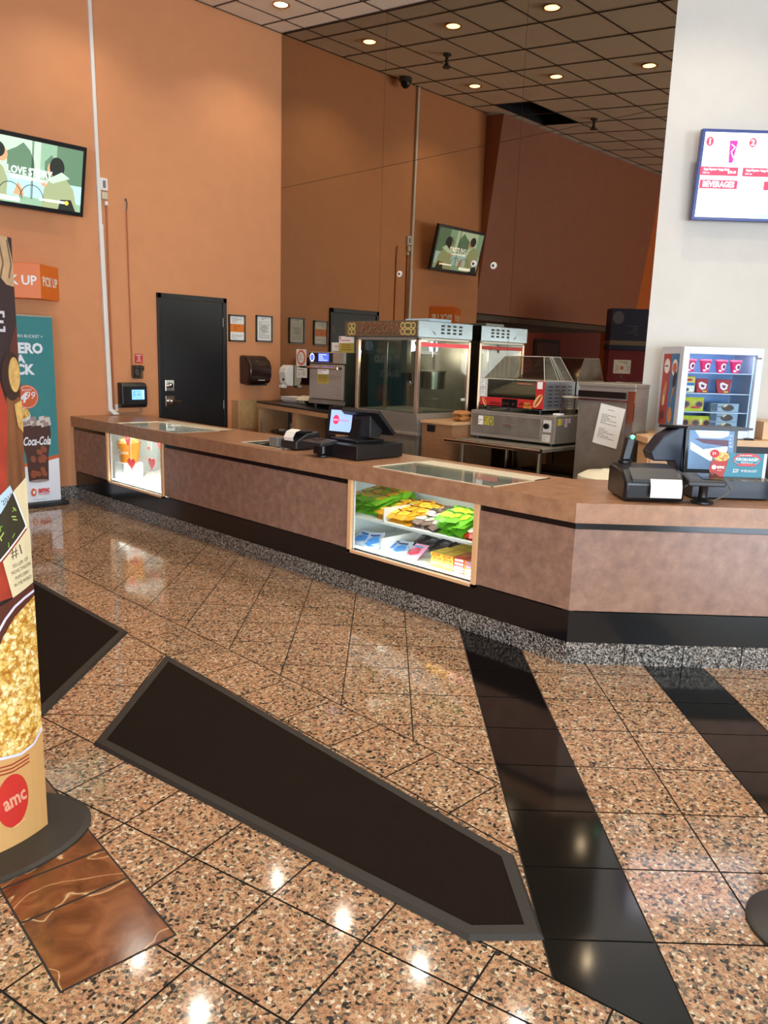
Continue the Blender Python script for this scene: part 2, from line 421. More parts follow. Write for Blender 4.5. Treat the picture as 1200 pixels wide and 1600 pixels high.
# walls
WA = 8.02; MA = 6.117
w1 = MB().box(2.245, WA, 0, MA + .2, WA + .15, ceil_z(WA) + .05); struct(w1.build('wall_left', orange))
mirror = MB()
rows = [0, .0, 3.52, 5.3]
bs = [8.015, 6.272, 4.516, 2.95]
for b1, b0 in zip(bs[:-1], bs[1:]):
    for z0, z1 in ((0.0, 3.519), (3.523, 5.4)):
        zt0 = min(z1, ceil_z(b0)); zt1 = min(z1, ceil_z(b1))
        mirror.add([(MA, b0 + .0015, z0), (MA, b1 - .0015, z0), (MA, b1 - .0015, zt1), (MA, b0 + .0015, zt0)], [(0, 1, 2, 3)])
mo = mirror.build('wall_mirror', mir); struct(mo)
struct(MB().box(MA + .006, 2.95, 0, MA + .15, WA + .15, 5.4).build('wall_back', mat('mirror_backing', (64, 42, 26), rough=.7)))
# bulkhead left of the orange wall, leaning out towards the top, over a recess
bk = MB(); x0, x1 = -2.87, 2.245
bk.add([(x0, 8.06, 2.3), (x1, 8.06, 2.3), (x1, 7.70, 5.16), (x0, 7.70, 5.16), (x0, 9.2, 2.3), (x1, 9.2, 2.3), (x1, 9.2, 5.3), (x0, 9.2, 5.3)],
       [(0, 1, 2, 3), (1, 5, 6, 2), (0, 3, 7, 4), (0, 4, 5, 1)])
bulk_m = mat('brown_orange_paint', (158, 98, 72), rough=.6, noise=.05, scale=5)
struct(bk.build('wall_bulkhead', bulk_m))
struct(MB().box(-6.1, 10.4, 0, 2.4, 10.55, 2.5).build('wall_recess', mat('red_brown_paint', (170, 74, 44), rough=.6)))
struct(MB().box(2.245, 8.1, 0, 2.4, 10.5, 2.5).build('wall_recess_side', bulk_m))
sl = MB().use(mat('recess_slat', (86, 74, 60), rough=.5))
for i in range(16): sl.box(-2.6, 8.14 + i * .14, 2.20, 2.24, 8.20 + i * .14, 2.29)
struct(sl.build('trim_slats'))
struct(MB().box(-6.15, -3.0, 0, -6.0, 8.8, 5.9).build('wall_end', mat('bright_orange_paint', (214, 116, 52), rough=.6)))
struct(MB().box(-6.1, 8.6, 0, -2.85, 8.75, 5.9).build('wall_left_end', mat('bright_orange_paint2', (226, 124, 62), rough=.6)))
struct(MB().prism([to_ab(p) for p in ((2.035, 6.3), (8.7, 6.3), (8.7, 6.55), (2.25, 6.55))], 0, 4.95).build('wall_right', white_paint))
struct(MB().prism([to_ab(p) for p in ((8.5, -6.1), (8.7, -6.1), (8.7, 6.3), (8.5, 6.3))], 0, 4.95).build('wall_side', white_paint))
# rear wall with storefront windows
rw = MB(); xs = [-2.7] + [v for w_ in WIN for v in w_] + [8.5]
for i in range(0, len(xs), 2): rw.prism([to_ab(p) for p in ((xs[i], -6.15), (xs[i + 1], -6.15), (xs[i + 1], -6.0), (xs[i], -6.0))], 0, 5.2)
for a, b in WIN:
    rw.prism([to_ab(p) for p in ((a, -6.15), (b, -6.15), (b, -6.0), (a, -6.0))], 3.1, 5.2)
    rw.prism([to_ab(p) for p in ((a, -6.15), (b, -6.15), (b, -6.0), (a, -6.0))], 0, .2)
struct(rw.build('wall_rear', white_paint))
for i, (a, b) in enumerate(WIN):
    f = MB(); mx = (a + b) / 2
    for c, d in ((a, a + .06), (mx - .03, mx + .03), (b - .06, b)): f.prism([to_ab(p) for p in ((c, -6.12), (d, -6.12), (d, -6.03), (c, -6.03))], .2, 3.1)
    fo = struct(f.build('window_%d' % (i + 1), black_metal))
    MB().prism([to_ab(p) for p in ((a, -6.08), (b, -6.08), (b, -6.07), (a, -6.07))], .2, 3.1).build('window_pane', glass, fo)
# ceiling with missing tiles and dark grid bars
cl = MB().use(ceil_m)
A0, PA, B0, PB = 5.18, .635, 7.585, .635
hatch = {(-5, -1), (-6, -1)}
for i in range(-20, 10):
    for j in range(-26, 3):
        if (i, j) in hatch: continue
        a0 = A0 + i * PA; b0 = B0 + j * PB
        q = [(a0, b0), (a0 + PA, b0), (a0 + PA, b0 + PB), (a0, b0 + PB)]
        q = hclip(q, 0, 1, 8.15)
        if b0 > 2.6: q = hclip(q, 1, 0, MA + .1)
        if len(q) < 3: continue
        if len(q) < 3: continue
        cl.add([(x, y, ceil_z(y)) for x, y in q[::-1]], [tuple(range(len(q)))])
ha0, hb0 = A0 - 6 * PA, B0 - PB
cl.use(mat('dark_plenum', (22, 26, 34), rough=.9)); hz0, hz1 = ceil_z(hb0) - .002, ceil_z(hb0 + PB) - .002
cl.add([(ha0, hb0, hz0), (ha0 + 2 * PA, hb0, hz0), (ha0 + 2 * PA, hb0 + PB, hz1), (ha0, hb0 + PB, hz1), (ha0, hb0, 5.9), (ha0 + 2 * PA, hb0, 5.9), (ha0 + 2 * PA, hb0 + PB, 5.9), (ha0, hb0 + PB, 5.9)], [(4, 5, 6, 7), (0, 1, 5, 4), (1, 2, 6, 5), (2, 3, 7, 6), (3, 0, 4, 7)])
struct(cl.build('ceiling'))
gb = MB()
def bar(p, q, wd, hor):
    d = wd / 2; 
    if hor: gb.add([(p[0], p[1] - d, ceil_z(p[1] - d) - .004), (q[0], q[1] - d, ceil_z(q[1] - d) - .004), (q[0], q[1] + d, ceil_z(q[1] + d) - .004), (p[0], p[1] + d, ceil_z(p[1] + d) - .004)], [(0, 1, 2, 3)])
    else: gb.add([(p[0] - d, p[1], ceil_z(p[1]) - .005), (p[0] + d, p[1], ceil_z(p[1]) - .005), (q[0] + d, q[1], ceil_z(q[1]) - .005), (q[0] - d, q[1], ceil_z(q[1]) - .005)], [(0, 1, 2, 3)])
for i in range(-19, 3): bar((A0 + i * PA, -8), (A0 + i * PA, WA), .026, False)
for j in range(-24, 2): bar((-6, B0 + j * PB), (MA, B0 + j * PB), .022, True)
bar((MA - .012, 2), (MA - .012, WA), .03, False); bar((2.2, WA - .012), (MA, WA - .012), .03, True)
struct(gb.build('trim_1', bar_m))
# granite skirting on the orange wall
sk = MB().use(gran_dk)
for k in range(4): sk.box(2.25 + k * .3, WA - .02, 0, 2.25 + (k + 1) * .3 - .003, WA, .14)
struct(sk.build('baseboard_left'))

# ---------------------------------------------------------------- downlights
lamp_m = glow('lamp_glow', (255, 214, 150), 9)
ring_m = mat('brass_ring', (214, 170, 110), rough=.3, metal=1)
def downlight(a, b, label):
    z = ceil_z(b)
    t = thing('recessed_downlight', label, 'ceiling light', (a, b, z), 0, 'recessed downlights in the ceiling grid')
    MB().lathe([(.088, -.002), (.092, -.012), (.078, -.014), (.070, -.004)], n=24).build('trim_ring', ring_m, t, smooth=True, local=True)
    MB().lathe([(.001, -.008), (.070, -.007)], n=24).build('lens', lamp_m, t, local=True)
    l = bpy.data.lights.new('bulb', 'SPOT'); l.energy = SPOT; l.color = (1, .90, .76); l.spot_size = math.radians(125); l.spot_blend = .8; l.shadow_soft_size = .032
    o = bpy.data.objects.new('bulb', l); COL.objects.link(o); o.parent = t; o.location = (0, 0, -.03)
rown = ['row nearest the orange wall', 'second row from the orange wall', 'third row from the orange wall', 'fourth row from the orange wall', 'fifth row from the orange wall', 'sixth row from the orange wall', 'seventh row from the orange wall']
coln = ['nearest the mirror', 'second from the mirror', 'third from the mirror', 'fourth from the mirror', 'fifth from the mirror', 'sixth from the mirror']
for r_, b in enumerate((7.2, 5.93, 4.71, 3.45, 2.2, .9, -.4)):
    for c_, a in enumerate((5.48, 3.55, 1.64, -.3, -2.2, -4.1)):
        if c_ > 1 and (r_ < 3 or (c_ > 2 and r_ > 4)): continue  # columns past the second are unseen, kept for their light
        downlight(a, b, 'round warm recessed downlight, %s, %s' % (rown[r_], coln[c_]))
# ceiling fittings
def sprinkler(a, b, label, kind):
    z = ceil_z(b); t = thing(kind, label, 'sprinkler' if kind == 'sprinkler' else 'camera', (a, b, z))
    if kind == 'sprinkler':
        MB().lathe([(.05, 0), (.05, -.02), (.02, -.03), (.02, -.10), (.03, -.13)], n=16).build('body', C('grey_fitting', (70, 66, 62)), t, local=True)
        MB().lathe([(.02, -.13), (.05, -.14), (.05, -.15)], n=16).build('deflector', C('grey_fitting', (70, 66, 62)), t, local=True)
    else:
        MB().lathe([(.085, 0), (.085, -.05), (.07, -.06)], n=24).build('housing', C('grey_fitting', (120, 112, 100)), t, local=True)
        MB().lathe([(.065, -.06), (.06, -.10), (.03, -.13), (.001, -.14)], n=24).build('dome', black_plastic, t, local=True, smooth=True)
sprinkler(4.76, 6.64, 'grey ceiling sprinkler head seen in the mirror between downlights', 'sprinkler')
sprinkler(1.54, 6.60, 'grey sprinkler head beside the missing ceiling tiles in the mirror', 'sprinkler')
sprinkler(4.19, 7.86, 'dark dome camera on the ceiling above the white pipe', 'dome_camera')

# ---------------------------------------------------------------- counter
H0 = .865
counter = thing('concession_counter', 'long brown laminate concession counter on a granite plinth, angled at its near end', 'counter', (3.44, 4.0, 0))
W1 = (6.21, 7.23); W2 = (2.70, 3.73)
KF = .983                      # tile-frame x of the corner of the fronts
kx, ky = to_ab((KF, 3.886))    # world (a,b) of the front corner
def front(z0, z1, off, m, name, segs, th=.02, bevel=0):
    """strip of front facing between z0 and z1, pushed out by off"""
    mb = MB()
    for s0, s1 in segs:
        a = 3.443 - off
        mb.box(a, s0, z0, a + th, s1, z1)
    return mb.build(name, m, counter, bevel=bevel)
def corner_pt(off):
    # intersection of a=3.443-off with y = 3.886-off
    a = 3.443 - off; y = 3.886 - off; b = y / S2 - a; return (a, b)
def run(z0, z1, off, m, name, th=.03, x_end=4.8, bevel=0):
    p = corner_pt(off); q = corner_pt(off - th)
    e0 = to_ab((x_end, 3.886 - off)); e1_ = to_ab((x_end, 3.886 - off + th))
    mb = MB(); mb.prism([(p[0], 8.015), p, q, (q[0], 8.015)], z0, z1); mb.prism([p, e0, e1_, q], z0, z1)
    return mb.build(name, m, counter, bevel=bevel)
# granite plinth blocks (pattern of one plinth)
pb = MB().use(gran_dk); b = 8.01; p = corner_pt(.0)
while b > p[1] + .05:
    nb = max(p[1], b - .307); pb.box(3.443, nb, 0, 3.50, b - .006, .118); b = nb
x = KF; xe = 4.8
while x < xe:
    nx = min(xe, x + .307); qq = [to_ab(c) for c in ((x + (.0 if x == KF else .006), 3.886), (nx, 3.886), (nx, 3.94), (x + .02, 3.94))]; pb.prism(qq, 0, .118); x = nx
pb.build('plinth', None, counter)
run(.119, .285, -.006, black_gloss, 'kick_board')
def panel(s0, s1): 
    MB().box(3.443, s0, .293, 3.465, s1, .726).build('front_panel', lam, counter, bevel=.002)
panel(7.262, 8.015); panel(3.762, 6.178); panel(p[1] + .0, 2.668)
MB().prism([corner_pt(0), to_ab((4.8, 3.886)), to_ab((4.8, 3.906)), corner_pt(-.02)], .293, .726).build('front_panel', lam, counter)
for q0, q1 in ((7.262, 8.015), (3.762, 6.178)): MB().box(3.449, q0, .726, 3.47, q1, .762).build('shadow_groove', black_gloss, counter)
qa, qb = corner_pt(-.006), corner_pt(-.026)
MB().prism([(qa[0], 2.668), qa, qb, (qb[0], 2.668)], .726, .762).prism([qa, to_ab((4.8, 3.892)), to_ab((4.8, 3.912)), qb], .726, .762).build('shadow_groove', black_gloss, counter)
# apron under the worktop edge above the windows
# worktop: slab with three glazed openings
ct = MB(); T0 = .762
def slab(a0, a1, b0, b1): ct.box(a0, b0, T0, a1, b1, H0)
FR = 3.42; BKE = 4.135
holes = [(2.60, 3.575, 3.455, 4.03), (4.60, 5.16, 3.54, 4.03), (5.99, 7.09, 3.455, 4.06)]
b = 2.517
for h0, h1, ha, hb in holes:
    slab(FR, BKE, b, h0); slab(FR, ha, h0, h1); slab(hb, BKE, h0, h1); b = h1
slab(FR, BKE, b, 8.015)
K = (FR, 3.773 / S2 - FR + .0)
Kxy = 3.863
K = (FR, Kxy / S2 - FR)
ct.prism([(FR, 2.517), K, (BKE, 2.517)], T0, H0)
xb = ((BKE - 2.517) * S2)
ct.prism([K, to_ab((4.8, Kxy)), to_ab((4.8, 4.70)), (BKE, 2.517)], T0, H0)
ct.build('worktop', lam_top, counter)
for h0, h1, ha, hb in holes:
    rim = MB()
    for q in ((ha, h0, ha + .012, h1), (hb - (.012 if h0 == 4.60 else .16), h0, hb, h1), (ha, h0, hb, h0 + .012), (ha, h1 - .012, hb, h1)): rim.box(q[0], q[1], H0 - .02, q[2], q[3], H0 + .002)
    rim.build('glass_rim', C('pale_rim', (214, 202, 176), rough=.4), counter)
    col = MB().use(C('collar_white', (232, 232, 226)) if h0 != 4.60 else C('collar_dark', (60, 56, 50)))
    col.box(ha, h0, T0, ha + .004, h1, H0 - .02); col.box(hb - .004, h0, T0, hb, h1, H0 - .02); col.box(ha, h0, T0, hb, h0 + .004, H0 - .02); col.box(ha, h1 - .004, T0, hb, h1, H0 - .02); col.build('opening_lining', None, counter)
for h0, h1, ha, hb in holes: MB().box(ha + .012, h0 + .012, H0 - .008, hb - .012, h1 - .012, H0 - .001).build('glass_top', case_glass, counter)
# carcass behind the fronts
cb = MB(); 
for s0, s1 in ((2.517, 2.66), (4.0, 6.15), (7.5, 8.01)): cb.box(3.47, s0, .12, 4.10, s1, T0 if not (s0 < 4.6 < s1) else .60)
cb.prism([(3.475, 2.517), (3.475, 2.11), (4.08, 2.517)], .12, T0)
cb.prism([to_ab(q) for q in ((1.02, 3.92), (4.8, 3.92), (4.8, 4.62), (1.2, 4.62))], .0, T0)
cb.box(3.50, 2.1, 0, 4.10, 8.01, .12)
cb.build('carcass', mat('dark_carcass', (70, 52, 40), rough=.7), counter)
inner = mat('case_interior_white', (236, 238, 232), rough=.5)
led = glow('led_strip', (250, 252, 248), 4)
def display(s0, s1, shelf, name):
    t = MB(); 
    t.box(3.50, s0 - .02, .285, 4.09, s1 + .22, .30)      # floor
    t.box(4.07, s0 - .02, .30, 4.09, s1 + .22, T0 - .002)         # back
    t.box(3.47, s0 - .02, .30, 4.07, s0, T0 - .002); t.box(3.47, s1 + .20, .30, 4.07, s1 + .22, T0 - .002); t.box(3.466, s1 + .002, .29, 3.475, s1 + .22, T0 - .002)
    t.build('display_liner', inner, counter)
    f = MB(); a0, a1 = 3.430, 3.452
    f.box(a0, s0 - .03, .272, a1, s0, .765); f.box(a0, s1, .272, a1, s1 + .03, .765); f.box(a0, s0 - .03, .272, a1, s1 + .03, .29)
    f.build('window_frame', mat('wood_edge', (222, 172, 122), rough=.4), counter)
    MB().box(3.456, s0, .29, 3.462, s1, .765).build('display_glass', case_glass, counter)
    MB().box(3.47, s0 + .01, .301, 3.485, s1 - .01, .312).build('led_strip', led, counter)
    if shelf:
        MB().box(3.50, s0 + .001, .495, 4.06, s1 + .195, .512).build('shelf', inner, counter, bevel=.002)
        d = MB(); d.box(3.5, s1 - .235, .30, 4.0, s1 - .225, .40); d.box(3.5, s1 - .245, .512, 4.0, s1 - .235, .60); d.build('shelf_divider', white_pl, counter)
display(*W1, False, 'heart'); display(*W2, True, 'candy')
for (s0, s1), pw in ((W1, 6.0), (W2, 2.1)):
    area('case_lamp', (3.50, (s0 + s1) / 2, .80), (3.85, (s0 + s1) / 2, .4), .9, .03, pw, (1, 1, .92), counter)
    area('case_lamp', (3.49, (s0 + s1) / 2, .32), (4.0, (s0 + s1) / 2, .62), .95, .02, pw * .6, (1, 1, .94), counter)

# ---------------------------------------------------------------- orange wall fittings
def wallprint(a, z, off=.0): return Print((a, WA - off, z), (1, 0, 0), (0, 0, 1))
d1 = bpy.data.objects.new('door_1', None); COL.objects.link(d1); d1.location = (4.87, WA, 0); struct(d1, 'black flush metal door in the orange wall')
fr = MB(); fr.box(4.425, WA - .03, 0, 4.475, WA, 2.176); fr.box(5.265, WA - .03, 0, 5.315, WA, 2.176); fr.box(4.425, WA - .03, 2.12, 5.315, WA, 2.176); fr.build('door_frame', black_metal, d1, bevel=.004)
MB().box(4.478, WA - .018, .01, 5.262, WA - .001, 2.117).build('door_leaf', black_metal, d1)
for zc, nm in ((1.175, 'deadbolt'), (1.0, 'lever_lock')):
    mb = MB(); mb.box(4.50, WA - .026, zc - .062, 4.61, WA - .018, zc + .062).build(nm + '_plate', chrome, d1, bevel=.003)
    k = MB().lathe([(.03, 0), (.032, .02), (.02, .03), (.001, .032)], n=20)
    k.v = [(4.555 + v[0], WA - .026 - v[2], zc + v[1]) for v in k.v]
    if nm == 'lever_lock': k.box(4.55, WA - .075, zc - .010, 4.66, WA - .055, zc + .012); k.cyl((4.56, WA - .03, zc), (4.56, WA - .07, zc), .012)
    k.build(nm, chrome, d1, smooth=False)
for zc in (1.9, .95): MB().cyl((5.262, WA - .028, zc - .05), (5.262, WA - .028, zc + .05), .007).build('hinge', steel_d, d1)

def notice(a0, z0, a1, z1, label, band=None):
    t = thing('framed_notice', label, 'framed notice', ((a0 + a1) / 2, WA, z0))
    f = MB(); w = .017
    for q in ((a0, z0, a1, z0 + w), (a0, z1 - w, a1, z1), (a0, z0, a0 + w, z1), (a1 - w, z0, a1, z1)): f.box(q[0], WA - .022, q[1], q[2], WA - .001, q[3])
    f.build('frame', black_plastic, t)
    MB().box(a0 + w, WA - .010, z0 + w, a1 - w, WA - .002, z1 - w).build('sheet', paper, t)
    p = wallprint(a0, z0, .010); W, Hh = a1 - a0, z1 - z0
    if band:
        p.rect(w, Hh * .36, W - w, Hh * .66, orange_m); p.lines(W * .3, W * .75, Hh * .42, Hh * .6, 3, C('brown_ink', (130, 60, 20)))
        p.lines(W * .2, W * .85, Hh * .70, Hh * .9, 4, grey_ink, seed=3); p.lines(W * .2, W * .85, Hh * .1, Hh * .3, 5, grey_ink, seed=4)
    else:
        p.lines(W * .34, W * .68, Hh * .82, Hh * .92, 2, ink); p.ell(W * .5, Hh * .5, W * .24, Hh * .14, C('pale_grey_ink', (196, 192, 184))); p.lines(W * .18, W * .84, Hh * .12, Hh * .78, 15, grey_ink, seed=5)
    p.build('print', t)
notice(5.35, 1.69, 5.585, 2.0, 'black framed notice with an orange band, beside the black door', True)
notice(5.74, 1.70, 5.985, 2.015, 'black framed white certificate nearest the mirror corner')

t = thing('towel_dispenser', 'dark brown curved paper towel dispenser on the orange wall', 'towel dispenser', (5.74, WA, 1.2))
prof = [(WA, 1.19), (WA - .14, 1.19), (WA - .20, 1.215), (WA - .235, 1.29), (WA - .235, 1.40), (WA - .20, 1.47), (WA - .12, 1.525), (WA, 1.535)]
MB().sweep(prof, 0, 5.50, 5.82).build('cover', mat('dark_brown_plastic', (44, 24, 20), rough=.25), t, bevel=.025, seg=4, smooth=True)
MB().box(5.55, WA - .20, 1.18, 5.77, WA - .05, 1.196).build('paper_slot', black_plastic, t)
Print((5.66, WA - .2385, 1.245), (1, 0, 0), (0, 0, 1)).rect(-.05, -.004, .05, .004, C('pale_grey_ink', (196, 192, 184))).build('logo_strip', t)

t = thing('wall_pipe', 'long white conduit pipe running up the orange wall to the ceiling', 'pipe', (3.84, WA, .87))
pp = MB(); pp.box(3.765, WA - .035, 2.76, 3.80, WA, ceil_z(WA) - .01); pp.v = [(v[0] + (.03 if v[2] < 3 else 0), v[1], v[2]) for v in pp.v]; pp.build('upper_pipe', white_pl, t, bevel=.006)
pp = MB(); pp.box(3.79, WA - .045, .90, 3.835, WA, 2.80); pp.v = [(v[0] + (.03 if v[2] < 1.5 else 0), v[1], v[2]) for v in pp.v]; pp.build('lower_pipe', white_pl, t, bevel=.008)
pp = MB(); pp.add([(3.82, WA - .045, .93), (3.865, WA - .045, .93), (3.93, WA - .06, .872), (3.86, WA - .06, .872), (3.82, WA, .93), (3.865, WA, .93), (3.93, WA, .872), (3.86, WA, .872)], [(0, 3, 2, 1), (0, 1, 5, 4), (1, 2, 6, 5), (2, 3, 7, 6), (3, 0, 4, 7)]); pp.build('elbow', white_pl, t)
t = thing('wall_thermostat', 'white boxed control with a small sensor below it, beside the pipe', 'control box', (3.87, WA, 3.1))
MB().box(3.825, WA - .03, 3.13, 3.905, WA, 3.25).build('cover', white_pl, t, bevel=.006)
MB().box(3.85, WA - .032, 3.155, 3.88, WA - .03, 3.225).build('grille', C('grey_ink', (120, 116, 112)), t)
MB().box(3.835, WA - .035, 3.045, 3.90, WA, 3.115).build('sensor', C('cream_plastic', (206, 190, 160)), t, bevel=.006)
t = thing('wall_outlet', 'small white outlet cover at the foot of the pipe', 'outlet', (3.83, WA, .9))
MB().box(3.90, WA - .008, .905, 3.94, WA, .975).build('plate', white_pl, t, bevel=.002); MB().box(3.912, WA - .011, .925, 3.928, WA - .008, .955).build('socket', C('pale_grey_ink', (196, 192, 184)), t)
cond_m = mat('painted_cable', (168, 92, 46), rough=.5)
t = thing('cable_duct', 'orange painted cable running down just right of the white pipe', 'cable', (3.90, WA, .9))
MB().tube([(3.885, WA - .012, 3.0), (3.885, WA - .012, 2.0), (3.895, WA - .012, .875)], .009).build('duct', cond_m, t); MB().box(3.87, WA - .03, 2.99, 3.90, WA, 3.03).build('end_plug', white_pl, t, bevel=.004)
t = thing('cable_duct', 'thin orange painted cable with a hook end above the pull station', 'cable', (4.11, WA, 1.4))
MB().tube([(4.105, WA - .01, 2.98), (4.115, WA - .01, 1.40)], .007).build('duct', cond_m, t); MB().tube([(4.105, WA - .012, 2.98), (4.11, WA - .02, 3.04), (4.10, WA - .02, 3.09), (4.09, WA - .02, 3.07)], .006).build('hook', C('grey_fitting', (70, 66, 62)), t)
t = thing('pull_station', 'clear covered grey pull station above the black screen unit', 'alarm', (4.15, WA, 1.25))
MB().box(4.105, WA - .03, 1.26, 4.205, WA, 1.39).build('back_box', C('dull_steel', (120, 112, 98), metal=.6), t, bevel=.006)
k = MB().cyl((4.16, WA - .03, 1.32), (4.16, WA - .05, 1.32), .035, n=20); k.build('button', C('grey_fitting', (70, 66, 62)), t); MB().box(4.10, WA - .075, 1.25, 4.21, WA - .03, 1.395).build('cover', acrylic, t, bevel=.008)
t = thing('wall_sign', 'small red sign with white lettering left of the door', 'sign', (4.2, WA, 1.41))
MB().box(4.155, WA - .004, 1.415, 4.245, WA, 1.515).build('plate', red_m, t)
p = wallprint(4.2, 1.465, .004)
for i, (tx, ww) in enumerate((('IN CASE OF', .07), ('FIRE', .03), ('PUSH', .035), ('BUTTON', .055))): p.text(tx, 0, .034 - i * .021, .017, white_m, bold=.0005, width=ww)
p.build('lettering', t)
t = thing('wall_sign', 'tiny black sign beside the pull station', 'sign', (4.235, WA, 1.33)); MB().box(4.215, WA - .004, 1.335, 4.26, WA, 1.385).build('plate', black_plastic, t)
wallprint(4.2375, 1.36, .004).lines(-.018, .018, -.016, .016, 3, C('pale_grey_ink', (196, 192, 184))).build('print', t)

t = thing('time_clock', 'black wall unit with a glowing blue screen above the counter end', 'time clock', (4.1, WA, .93))
MB().sweep([(WA, .935), (WA - .09, .945), (WA - .11, .98), (WA - .105, 1.17), (WA - .08, 1.205), (WA, 1.21)], 0, 3.94, 4.235).build('housing', black_plastic, t, bevel=.012, seg=3)
blue_s = glow('blue_screen', (110, 165, 235), 1.5)
p = Print((4.05, WA - .1135, 1.03), (1, 0, 0), (0, 0, 1)); p.rect(0, 0, .145, .105, blue_s); p.lines(.015, .06, .03, .09, 5, C('screen_blue_ink', (30, 60, 130))); p.lines(.065, .10, .04, .09, 4, C('screen_blue_ink', (30, 60, 130)), seed=5); p.rect(.125, .01, .14, .095, glow('pale_blue', (190, 215, 250), 1.2)); p.build('screen', t)
MB().tube([(4.20, WA - .02, .94), (4.20, WA - .03, .895), (4.16, WA - .03, .882), (3.95, WA - .03, .880), (3.90, WA - .02, .885)], .004).build('wire', C('grey_ink', (120, 116, 112)), t)

# television on the orange wall
def tvscreen(p, W, Hh):
    mist = glow('tv_mist', (140, 176, 146), .8); pale = glow('tv_pale', (184, 212, 184), .85); dk = glow('tv_dark', (34, 40, 34), .8); mid = glow('tv_mid', (96, 128, 100), .75)
    coat = glow('tv_coat', (150, 160, 120), .9); skin = glow('tv_skin', (196, 152, 112), .9); snow = glow('tv_snow', (170, 206, 204), .85); wht = glow('tv_white', (250, 252, 250), 1.3)
    p.clip = (0, 0, W, Hh)
    X = lambda v: v * W; Y = lambda v: v * Hh
    p.rect(0, 0, W, Hh, mist); p.rect(X(.12), Y(.4), X(.60), Hh, pale); p.rect(X(.75), Y(.4), W, Hh, mid)
    p.poly([(X(.30), Y(.45)), (X(.30), Y(.78)), (X(.38), Y(.86)), (X(.44), Y(.95)), (X(.50), Y(.85)), (X(.54), Y(.70)), (X(.56), Y(.45))], mid)
    p.poly([(X(.64), Y(.45)), (X(.64), Y(.72)), (X(.70), Y(.84)), (X(.76), Y(.72)), (X(.78), Y(.45))], mid)
    p.rect(0, Y(.12), W, Y(.42), snow)
    for xx in (.52, .53): p.rect(X(xx), Y(.1), X(xx + .006), Hh, dk)
    # man on the left
    p.poly([(0, 0), (X(.04), Y(.55)), (X(.18), Y(.66)), (X(.27), Y(.52)), (X(.31), Y(.35)), (X(.30), Y(.05)), (X(.26), 0)], coat)
    p.ell(X(.255), Y(.72), X(.05), Y(.11), skin); p.ell(X(.215), Y(.78), X(.065), Y(.12), dk); p.poly([(0, 0), (X(.05), Y(.2)), (X(.16), Y(.1)), (X(.2), 0)], dk)
    p.poly([(X(.36), Y(.14)), (X(.40), Y(.34)), (X(.45), Y(.22)), (X(.46), Y(.12))], skin)
    # woman on the right
    p.poly([(X(.62), 0), (X(.64), Y(.3)), (X(.70), Y(.5)), (X(.82), Y(.55)), (X(.92), Y(.35)), (X(.97), 0)], coat)
    p.ell(X(.70), Y(.62), X(.035), Y(.10), skin); p.ell(X(.755), Y(.66), X(.07), Y(.16), dk); p.poly([(X(.66), Y(.44)), (X(.80), Y(.60)), (X(.88), Y(.52)), (X(.72), Y(.40))], pale); p.poly([(X(.78), 0), (X(.80), Y(.16)), (X(.90), Y(.18)), (X(.95), 0)], dk)
    p.ell(X(.64), Y(.38), X(.03), Y(.05), skin)
    for cx in (.33, .53):      # chair backs
        pts = [(X(cx + .11 * math.cos(t_)), Y(.08 + .24 * math.sin(t_))) for t_ in [math.pi * i / 12 for i in range(13)]]; p.line(pts, .006, dk)
    p.rect(X(.15), Y(.03), X(.42), Y(.10), wht); p.poly([(X(.6), Y(.10)), (X(.84), Y(.10)), (X(.84), Y(.14)), (X(.6), Y(.13))], wht); p.ell(X(.86), Y(.12), X(.02), Y(.035), glow('tv_yellow', (240, 190, 60), 1.1))
    p.text('LOVE', X(.385), Y(.51), Y(.16), wht, bold=.001, width=X(.17)); p.text('STORY', X(.60), Y(.51), Y(.16), wht, bold=.003, width=X(.22)); p.text('50th Anniversary', X(.50), Y(.41), Y(.075), wht, bold=.001, width=X(.34))
t = thing('wall_television', 'black framed television on the orange wall showing a snowy scene with two seated people', 'television', (3.04, 7.80, 3.13))
t.rotation_euler = (math.radians(14), 0, 0)
W_, H_ = 1.06, .635
MB().box(-W_ / 2, -.02, -H_ / 2, W_ / 2, .03, H_ / 2).build('bezel', black_plastic, t, bevel=.006, local=True)
MB().box(-.35, .03, -.22, .35, .085, .18).build('back_casing', black_plastic, t, bevel=.01, local=True)
MB().box(-.06, .085, -.06, .06, .21, .06).build('wall_mount', dark_plastic, t, local=True)
p = Print((-W_ / 2 + .035, -.0205, -H_ / 2 + .04), (1, 0, 0), (0, 0, 1)); tvscreen(p, W_ - .07, H_ - .08); p.build('screen', t, local=True)

# PICK UP sign, three-sided box on the wall
t = thing('pickup_sign', 'orange wedge shaped PICK UP sign projecting from the orange wall', 'sign', (3.05, WA, 2.0))
sg = mat('sign_orange', (226, 112, 26), rough=.4)
P0, P1, P2 = (2.64, WA - .005), (3.085, 7.76), (3.365, WA - .005)
MB().prism([P0, P1, P2], 2.005, 2.325).build('box', sg, t, bevel=.004)
for A_, B_, wd, c in ((P0, P1, .40, .02), (P1, P2, .30, .0)):
    d = Vector((B_[0] - A_[0], B_[1] - A_[1], 0)); p = Print((A_[0], A_[1], 2.165), d, (0, 0, 1)); p.k = 1; p.text('PICK UP', d.length / 2 + c, 0, .12, white_m, bold=.003, width=wd); p.build('lettering', t)

